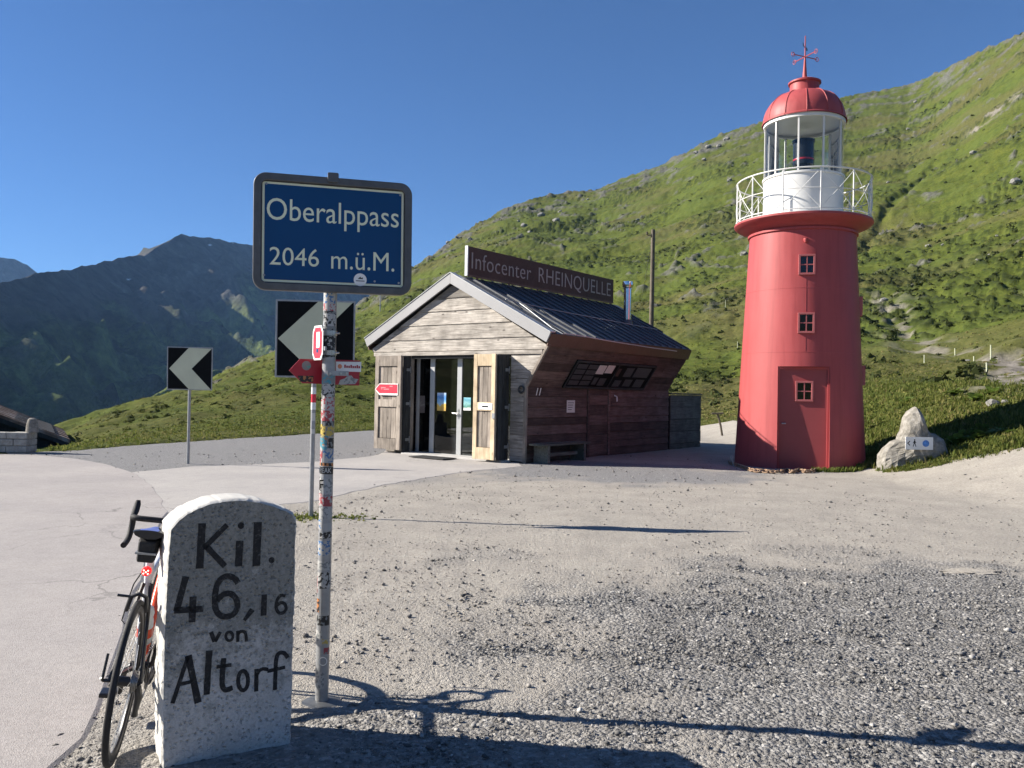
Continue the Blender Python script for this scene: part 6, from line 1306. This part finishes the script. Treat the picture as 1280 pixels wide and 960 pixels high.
# fence posts and a little mast on the pasture
def fpost(px, py, top_py, label, group, name='fence_post', cat='post', r=0.035, mat='chev_white'):
    p = Vector(hill_hit(px, py)); z, _ = hill_z(np.array([p.x]), np.array([p.y])); p.z = float(z[0]); h = (atY(px, top_py, p.y) - atY(px, py, p.y)).z
    e = empty(name, label, cat, p, rnd.uniform(0, 3), group); MB().tube([(0, 0, -0.2), (0.01, 0, h * 0.5), (0.02, 0.01, h)], [r, r * 0.95, r * 0.85], 8).build('stake', mat, e, True)
    MB().tube([(0.02 - r, 0, h * 0.9), (0.02 - r - 0.02, 0, h * 0.9), (0.02 - r - 0.02, 0, h * 0.84)], 0.007, 5).build('wire_hook', 'galv', e); return e
for px, py, t in ((1155.5, 441, 428.5), (1217.5, 439, 426), (1238.5, 457, 433), (1233.5, 468, 452), (906.5, 402, 391), (922, 431, 421), (1194, 428, 419), (1000, 452, 0)):
    if t: fpost(px, py, t, 'slim whitish fence post beside the stony track on the pasture' if px > 1000 else 'slim fence post on the slope between info hut and lighthouse', 'pasture fence posts by the track' if px > 1000 else 'fence posts behind the hut')
ms = fpost(475, 392, 371, 'small thin mast on the green slope above the parking lot', None, 'slope_mast', 'mast', 0.12, 'galv')
# flat pale slab in the gravel
sl = lot_hit(1213, 716); s_ = bpy.data.objects.new('flat_stone', boulder_mesh(9, 1.0, 0.42, 0.05, 3, 0.42)); COL.objects.link(s_); s_.data.materials.append(M['slab'] if 'slab' in M else M.setdefault('slab', stone_mat('sandy_slab', (0.33, 0.30, 0.255), (0.42, 0.385, 0.33), (0.5, 0.46, 0.40))))
s_.location = (sl.x, sl.y, zgf(sl.x, sl.y) + 0.01); s_.scale = (0.28, 0.28, 0.28); s_.rotation_euler = (0, 0, 0.1); tag(s_, 'flat sandy slab bedded at the edge of the dark gravel', 'stone')

# ------------------------------------------------------------------ loose gravel
ico = bmesh.new(); bmesh.ops.create_icosphere(ico, subdivisions=1, radius=1.0); IV = np.array([v.co[:] for v in ico.verts]); IF = np.array([[v.index for v in f.verts] for f in ico.faces]); ico.free()
OV = np.array([(1, 0, 0), (0, 1, 0), (-1, 0, 0), (0, -1, 0), (0, 0, 1), (0, 0, -1)], float); OF = np.array([(0, 1, 4), (1, 2, 4), (2, 3, 4), (3, 0, 4), (1, 0, 5), (2, 1, 5), (3, 2, 5), (0, 3, 5)])
def scatter(n, rlo, rhi, smin, smax, V0, F0, thr, seed):
    g = np.random.default_rng(seed); a = g.uniform(R(-38), R(38), n); r = rlo * (rhi / rlo) ** g.uniform(0, 1, n); x = r * np.sin(a); y = r * np.cos(a)
    dk, gy = lot_zone(x, y); clump = sst(-0.2, 0.5, fbm(x / 0.5, y / 0.5, 3, 88)); pr = thr + (1 - thr) * np.clip(dk + 0.2 * gy, 0, 1); pr = pr * (0.35 + 0.65 * clump)
    ok = (g.uniform(0, 1, n) < pr) & ~(inside(x, y, RP) & (poly_dist(x, y, [tuple(q) for q in RP]) > 0.10 * g.uniform(0, 1.6, n))) & ~(inside(x, y, AP) & (poly_dist(x, y, [tuple(q) for q in AP]) > 0.12 * g.uniform(0, 2, n))) & (np.hypot(x - LH.x, y - LH.y) > 1.6)
    x, y, r, dk = x[ok], y[ok], r[ok], dk[ok]; n = len(x); s = smin * (smax / smin) ** (g.uniform(0, 1, n) ** 2.4) * (r / 4.0) ** 0.45
    nv = len(V0); J = 1 + 0.38 * g.standard_normal((n, nv, 1)).clip(-1.6, 1.6); sc = np.stack([g.uniform(0.7, 1.35, n), g.uniform(0.6, 1.1, n), g.uniform(0.4, 0.8, n)], -1)
    P = V0[None] * J * (sc * s[:, None])[:, None, :]; t = g.uniform(0, 6.28, n); ct, st_ = np.cos(t)[:, None], np.sin(t)[:, None]
    q = np.stack([P[..., 0] * ct - P[..., 1] * st_ + x[:, None], P[..., 0] * st_ + P[..., 1] * ct + y[:, None], P[..., 2] + (zg(x, y) + s * 0.22)[:, None] + 0.006 * dk[:, None]], -1)
    tone = np.clip(g.normal(0.5, 0.22, n), 0, 1); col = np.repeat(tone[:, None], nv, 1); warm = np.repeat((g.uniform(0, 1, n) * (1 - 0.7 * dk))[:, None], nv, 1)
    F = (F0[None] + (np.arange(n) * nv)[:, None, None]).reshape(-1, 3)
    return q.reshape(-1, 3), F, np.stack([col, warm, 0 * col, 0 * col + 1], -1).reshape(-1, 4)
m, nt, bs = new_mat('gravel_stones'); M['gravel'] = m; at = nt.nodes.new('ShaderNodeAttribute'); at.attribute_name = 'mask'; sp_ = nt.nodes.new('ShaderNodeSeparateColor'); nt.links.new(at.outputs['Color'], sp_.inputs[0])
c = ramp(nt, sp_.outputs[0], [(0.0, (0.07, 0.07, 0.07)), (0.4, (0.145, 0.143, 0.14)), (0.75, (0.24, 0.236, 0.228)), (1.0, (0.44, 0.43, 0.41))]).outputs[0]
c = mixc(nt, mth(nt, 'MULTIPLY', sp_.outputs[1], 0.6), c, mixc(nt, 1.0, c, (1.25, 1.1, 0.92), 'MULTIPLY')); nt.links.new(c, bs.inputs['Base Color']); bs.inputs['Roughness'].default_value = 0.95; bs.inputs['Specular IOR Level'].default_value = 0.2
v = mapped(nt); bump(nt, bs, noise(nt, v, 160, 3), 0.4, 0.004)
q1, f1, c1 = scatter(38000, 2.3, 8.0, 0.0030, 0.0165, IV, IF, 0.22, 101)
q2, f2, c2 = scatter(44000, 5.0, 22.0, 0.0040, 0.0165, OV, OF, 0.16, 102); q3, f3, c3 = scatter(90000, 3.2, 15.0, 0.0028, 0.008, OV, OF, 0.45, 103)
go_ = np_mesh('gravel', np.concatenate([q1, q2, q3]), np.concatenate([f1, f2 + len(q1), f3 + len(q1) + len(q2)]), 'gravel', np.concatenate([c1, c2, c3]), smooth=False, kind='stuff')
tag(go_, 'loose grey gravel strewn over the parking lot', 'gravel')

# ------------------------------------------------------------------ grass tufts and leafy plants
def leafy(nt, bs, f=0.45):
    tl_ = nt.nodes.new('ShaderNodeBsdfTranslucent'); mx = nt.nodes.new('ShaderNodeMixShader'); mx.inputs[0].default_value = f
    nt.links.new(bs.inputs['Base Color'].links[0].from_socket, tl_.inputs['Color']); o = [q for q in nt.nodes if q.type == 'OUTPUT_MATERIAL'][0]
    nt.links.new(bs.outputs[0], mx.inputs[1]); nt.links.new(tl_.outputs[0], mx.inputs[2]); nt.links.new(mx.outputs[0], o.inputs[0])
m, nt, bs = new_mat('grass_blades'); M['blades'] = m; at = nt.nodes.new('ShaderNodeAttribute'); at.attribute_name = 'mask'; sp_ = nt.nodes.new('ShaderNodeSeparateColor'); nt.links.new(at.outputs['Color'], sp_.inputs[0])
nt.links.new(ramp(nt, sp_.outputs[0], [(0.0, (0.06, 0.085, 0.018)), (0.45, (0.125, 0.155, 0.033)), (0.75, (0.20, 0.205, 0.055)), (1.0, (0.28, 0.24, 0.10))]).outputs[0], bs.inputs['Base Color']); bs.inputs['Roughness'].default_value = 0.8; bs.inputs['Specular IOR Level'].default_value = 0.2; leafy(nt, bs)
def tufts(px_, py_, pz_, hgt, seed, nb=7):
    g = np.random.default_rng(seed); n = len(px_); N_ = n * nb; bx = np.repeat(px_, nb) + g.normal(0, 0.04, N_) * np.repeat(hgt, nb) * 6; by = np.repeat(py_, nb) + g.normal(0, 0.04, N_) * np.repeat(hgt, nb) * 6; bz = np.repeat(pz_, nb) - 0.02
    h = np.repeat(hgt, nb) * g.uniform(0.5, 1.3, N_); t = g.uniform(0, 6.28, N_); w = 0.010 + 0.05 * h * g.uniform(0.5, 1.0, N_); lean = h * g.uniform(0.1, 0.8, N_)
    dx, dy = np.cos(t), np.sin(t); A_ = np.stack([bx - dy * w, by + dx * w, bz], -1); B_ = np.stack([bx + dy * w, by - dx * w, bz], -1); Mi = np.stack([bx + dx * lean * 0.4, by + dy * lean * 0.4, bz + h * 0.65], -1)
    C_ = np.stack([bx + dx * lean, by + dy * lean, bz + h], -1); off = np.stack([-dy * w * 0.7, dx * w * 0.7, 0 * w], -1)
    V = np.stack([A_, B_, Mi - off, Mi + off, C_], 1).reshape(-1, 3); k = (np.arange(N_) * 5)[:, None]
    F = np.concatenate([k + np.array([[0, 1, 2]]), k + np.array([[0, 2, 3]]), k + np.array([[3, 2, 4]])]); col = np.clip(np.repeat(g.normal(0.5, 0.2, n), nb) + g.normal(0, 0.12, N_), 0, 1)
    return V, F, np.repeat(np.stack([col, 0 * col, 0 * col, 0 * col + 1], -1), 5, 0)
g = np.random.default_rng(5)
# along the edge of the lot and over the near pasture
n = 16000; a = np.where(g.uniform(0, 1, n) < 0.55, g.uniform(az_of(1040), az_of(1330), n), g.uniform(az_of(60), az_of(930), n)); rr = lot_r(a) - 0.5 + g.exponential(5.0, n) * (1 + 1.2 * (a > az_of(1000)))
x = rr * np.sin(a); y = rr * np.cos(a); z, mk = hill_z(x, y); keep = (mk[:, 2] < 0.3) & (z > zg(x, y) - 0.12 - 3 * (rr > lot_r(a) + 1)); keep &= ~((np.hypot(x - LH.x, y - LH.y) < 1.5) | (np.hypot(x - up.x, y - up.y) < 0.3))
lx = (x - BC.x) * BX.x + (y - BC.y) * BX.y; ly = (x - BC.x) * BY.x + (y - BC.y) * BY.y; keep &= ~((lx > -6) & (lx < 1.2) & (ly > -1) & (ly < 10.5)); x, y, z, a, rr = x[keep], y[keep], z[keep], a[keep], rr[keep]
hh = g.uniform(0.03, 0.075, len(x)) * (1 + 0.8 * (a > az_of(1000))) + 0.08 * (g.uniform(0, 1, len(x)) < 0.05)
parts = [tufts(x, y, z, hh, 21)]
# skirts round the lighthouse, boulder, posts
def ringt(cx, cy, r0, r1, a0, a1, n, h0, h1, seed):
    g = np.random.default_rng(seed); t = g.uniform(R(a0), R(a1), n); r = g.uniform(r0, r1, n); x = cx + r * np.cos(t); y = cy + r * np.sin(t); return tufts(x, y, zg(x, y), g.uniform(h0, h1, n), seed)
parts.append(ringt(LH.x, LH.y, 1.5, 1.75, -100, 20, 420, 0.04, 0.13, 31)); parts.append(ringt(LH.x, LH.y, 1.5, 2.3, -55, 60, 500, 0.04, 0.14, 32))
parts.append(ringt(RK.x, RK.y - 0.05, 0.40, 0.85, 170, 380, 420, 0.03, 0.10, 33)); c2_ = gnd(388.5, 646); parts.append(ringt(c2_.x, c2_.y, 0.02, 0.45, 0, 360, 160, 0.02, 0.05, 34)); parts.append(ringt(c2_.x + 0.5, c2_.y, 0.0, 0.35, 0, 360, 60, 0.02, 0.04, 35))
o_ = 0; VV, FF, CC = [], [], []
for V, F, C_ in parts: VV.append(V); FF.append(F + o_); CC.append(C_); o_ += len(V)
gt = np_mesh('grass', np.concatenate(VV), np.concatenate(FF), 'blades', np.concatenate(CC), smooth=False, kind='stuff'); tag(gt, 'short green grass fringing the lot and lower pasture', 'grass')
M['leaf'] = plain('dock_leaf', (0.13, 0.19, 0.035), 0.55, 0, 0.45, 9, 0.1); leafy(M['leaf'].node_tree, M['leaf'].node_tree.nodes['Principled BSDF'])
def plant(px, py, s, label):
    p = None
    for D in np.linspace(15, 40, 400):
        a_ = az_of(px); x, y = D * math.sin(a_), D * math.cos(a_); zz = float(hill_z(np.array([x]), np.array([y]))[0][0]) if D > lot_r(a_) else zgf(x, y)
        d = ray(px, py); zr = EYE + d.z / math.hypot(d.x, d.y) * D
        if zr <= zz: p = Vector((x, y, zz)); break
    if p is None: return
    e = empty('leafy_plant', label, 'plant', p, 0, 'broad-leaved plants beside the path' if py > 530 else 'leafy plants on the upper bank')
    for k in range(16):
        t = rnd.uniform(0, 6.28); L_ = s * rnd.uniform(0.5, 1.0); w = L_ * 0.32; el = rnd.uniform(0.25, 1.2); d = Vector((math.cos(t), math.sin(t), 0)); sd_ = Vector((-d.y, d.x, 0)); st0 = Vector((rnd.gauss(0, 0.06), rnd.gauss(0, 0.06), 0))
        cpt = [st0 + d * (L_ * f * math.cos(el)) + Vector((0, 0, L_ * (math.sin(el) * f - 0.35 * f * f))) for f in (0, 0.3, 0.55, 0.8, 1.0)]; ws = [0.1, 0.75, 1.0, 0.7, 0.05]
        b = MB()
        for q, ww in zip(cpt, ws): b.v += [tuple(q + sd_ * (w * ww) + Vector((0, 0, 0.12 * w))), tuple(q), tuple(q - sd_ * (w * ww) + Vector((0, 0, 0.12 * w)))]
        for i in range(4): b.f += [(3 * i, 3 * i + 1, 3 * i + 4, 3 * i + 3), (3 * i + 1, 3 * i + 2, 3 * i + 5, 3 * i + 4)]
        b.build('leaf', 'leaf', e, True, fix=False)
for px, py, s in ((1192, 556, .34), (1202, 553, .36), (1214, 551, .34), (1226, 548, .36), (1238, 545, .32), (1250, 541, .30), (1262, 542, .26), (1206, 545, .3), (1232, 538, .3), (1195, 494, .42), (1222, 500, .4), (1240, 492, .42), (1135, 502, .3)): plant(px, py, s, 'low broad-leaved plant beside the gravel path by the signed boulder' if py > 530 else 'leafy green plant on the grassy bank above the signed boulder')

# ------------------------------------------------------------------ dwarf shrubs and tussocks over the hillside
def clumps(x, y, z, s, tone, nf, seed):
    """each clump: a little heap of leaf-sized triangles"""
    g = np.random.default_rng(seed); n = len(x); N_ = n * nf
    u = g.normal(0, 1, (N_, 3)); u /= np.linalg.norm(u, axis=1)[:, None]; u[:, 2] = np.abs(u[:, 2]); S = np.repeat(s, nf)
    c = np.stack([np.repeat(x, nf), np.repeat(y, nf), np.repeat(z, nf)], -1) + u * (S * g.uniform(0.25, 0.6, N_))[:, None] * np.array([1.15, 1.15, 0.8])
    t1 = np.cross(u, g.normal(0, 1, (N_, 3))); t1 /= np.linalg.norm(t1, axis=1)[:, None] + 1e-9; t2 = np.cross(u, t1) + u * g.normal(0, 0.5, N_)[:, None]; k = (S * g.uniform(0.22, 0.45, N_))[:, None]
    V = np.stack([c + t1 * k, c - t1 * k * 0.5 + t2 * k * 0.8, c - t1 * k * 0.5 - t2 * k * 0.8], 1).reshape(-1, 3)
    col = np.clip(np.repeat(tone, nf) + g.normal(0, 0.13, N_), 0, 1); return V, np.arange(N_ * 3).reshape(-1, 3), np.repeat(np.stack([col, 0 * col, 0 * col, 0 * col + 1], -1), 3, 0)
def hill_points(n, dlo, dhi, seed):
    g = np.random.default_rng(seed); a = g.uniform(az_of(90), az_of(1300), n); d = dlo * (dhi / dlo) ** g.uniform(0, 1, n); r = lot_r(a) + d; RR = np.interp(a, _sa, _sr); ok = r < RR * 1.0
    a, r = a[ok], r[ok]; x, y = r * np.sin(a), r * np.cos(a); z, mk = hill_z(x, y); return x, y, z, r, mk, g
def veg_mat(name, stops):
    m, nt, bs = new_mat(name); at = nt.nodes.new('ShaderNodeAttribute'); at.attribute_name = 'mask'; sp_ = nt.nodes.new('ShaderNodeSeparateColor'); nt.links.new(at.outputs['Color'], sp_.inputs[0])
    nt.links.new(ramp(nt, sp_.outputs[0], stops).outputs[0], bs.inputs['Base Color']); bs.inputs['Roughness'].default_value = 0.85; bs.inputs['Specular IOR Level'].default_value = 0.15; leafy(nt, bs, 0.3); return m
M['shrub'] = veg_mat('dwarf_shrub_leaves', [(0.0, (0.020, 0.028, 0.008)), (0.5, (0.052, 0.066, 0.018)), (1.0, (0.095, 0.105, 0.032))])
M['tussock'] = veg_mat('tussock_grass', [(0.0, (0.055, 0.070, 0.016)), (0.5, (0.115, 0.132, 0.030)), (0.8, (0.165, 0.168, 0.048)), (1.0, (0.20, 0.17, 0.07))])
x, y, z, r, mk, g = hill_points(60000, 12, 520, 301); k = g.uniform(0, 1, len(x)) < (0.015 + 0.36 * mk[:, 0]) * (mk[:, 2] < 0.3) * (0.90 + 0.10 * sst(az_of(400), az_of(540), np.arctan2(x, y))); x, y, z, r, mk = x[k], y[k], z[k], r[k], mk[k]
lf_ = 1 - sst(az_of(400), az_of(540), np.arctan2(x, y))
V, F, C_ = clumps(x, y, z - 0.06 * lf_, (0.38 - 0.10 * lf_) * g.uniform(0.6, 1.5, len(x)) * (1 + np.minimum(r / 220, 1.6)), g.normal(0.45, 0.2, len(x)) + 0.30 * lf_, 10, 302)
so_ = np_mesh('dwarf_shrubs', V, F, 'shrub', C_, smooth=False, kind='stuff'); tag(so_, 'dark dwarf shrubs growing in drifts over the hillside', 'shrubs')
x, y, z, r, mk, g = hill_points(34000, 3, 260, 311); k = (mk[:, 2] < 0.2) & (mk[:, 1] < 0.3) & (mk[:, 0] < 0.5) & ((np.arctan2(x, y) > az_of(560)) | (g.uniform(0, 1, len(x)) < 0.95)); x, y, z, r, mk = x[k], y[k], z[k], r[k], mk[k]
V, F, C_ = clumps(x, y, z - 0.05, (0.10 + 0.01 * (np.arctan2(x, y) > az_of(560))) * g.uniform(0.6, 1.5, len(x)) * (1 + np.minimum(r / 60, 3.0)) * 0.8, g.normal(0.40, 0.26, len(x)) + 0.4 * mk[:, 3], 8, 312)
so_ = np_mesh('tussock_grass', V, F, 'tussock', C_, smooth=False, kind='stuff'); tag(so_, 'green and olive grass tussocks covering the mountain pasture', 'grass')
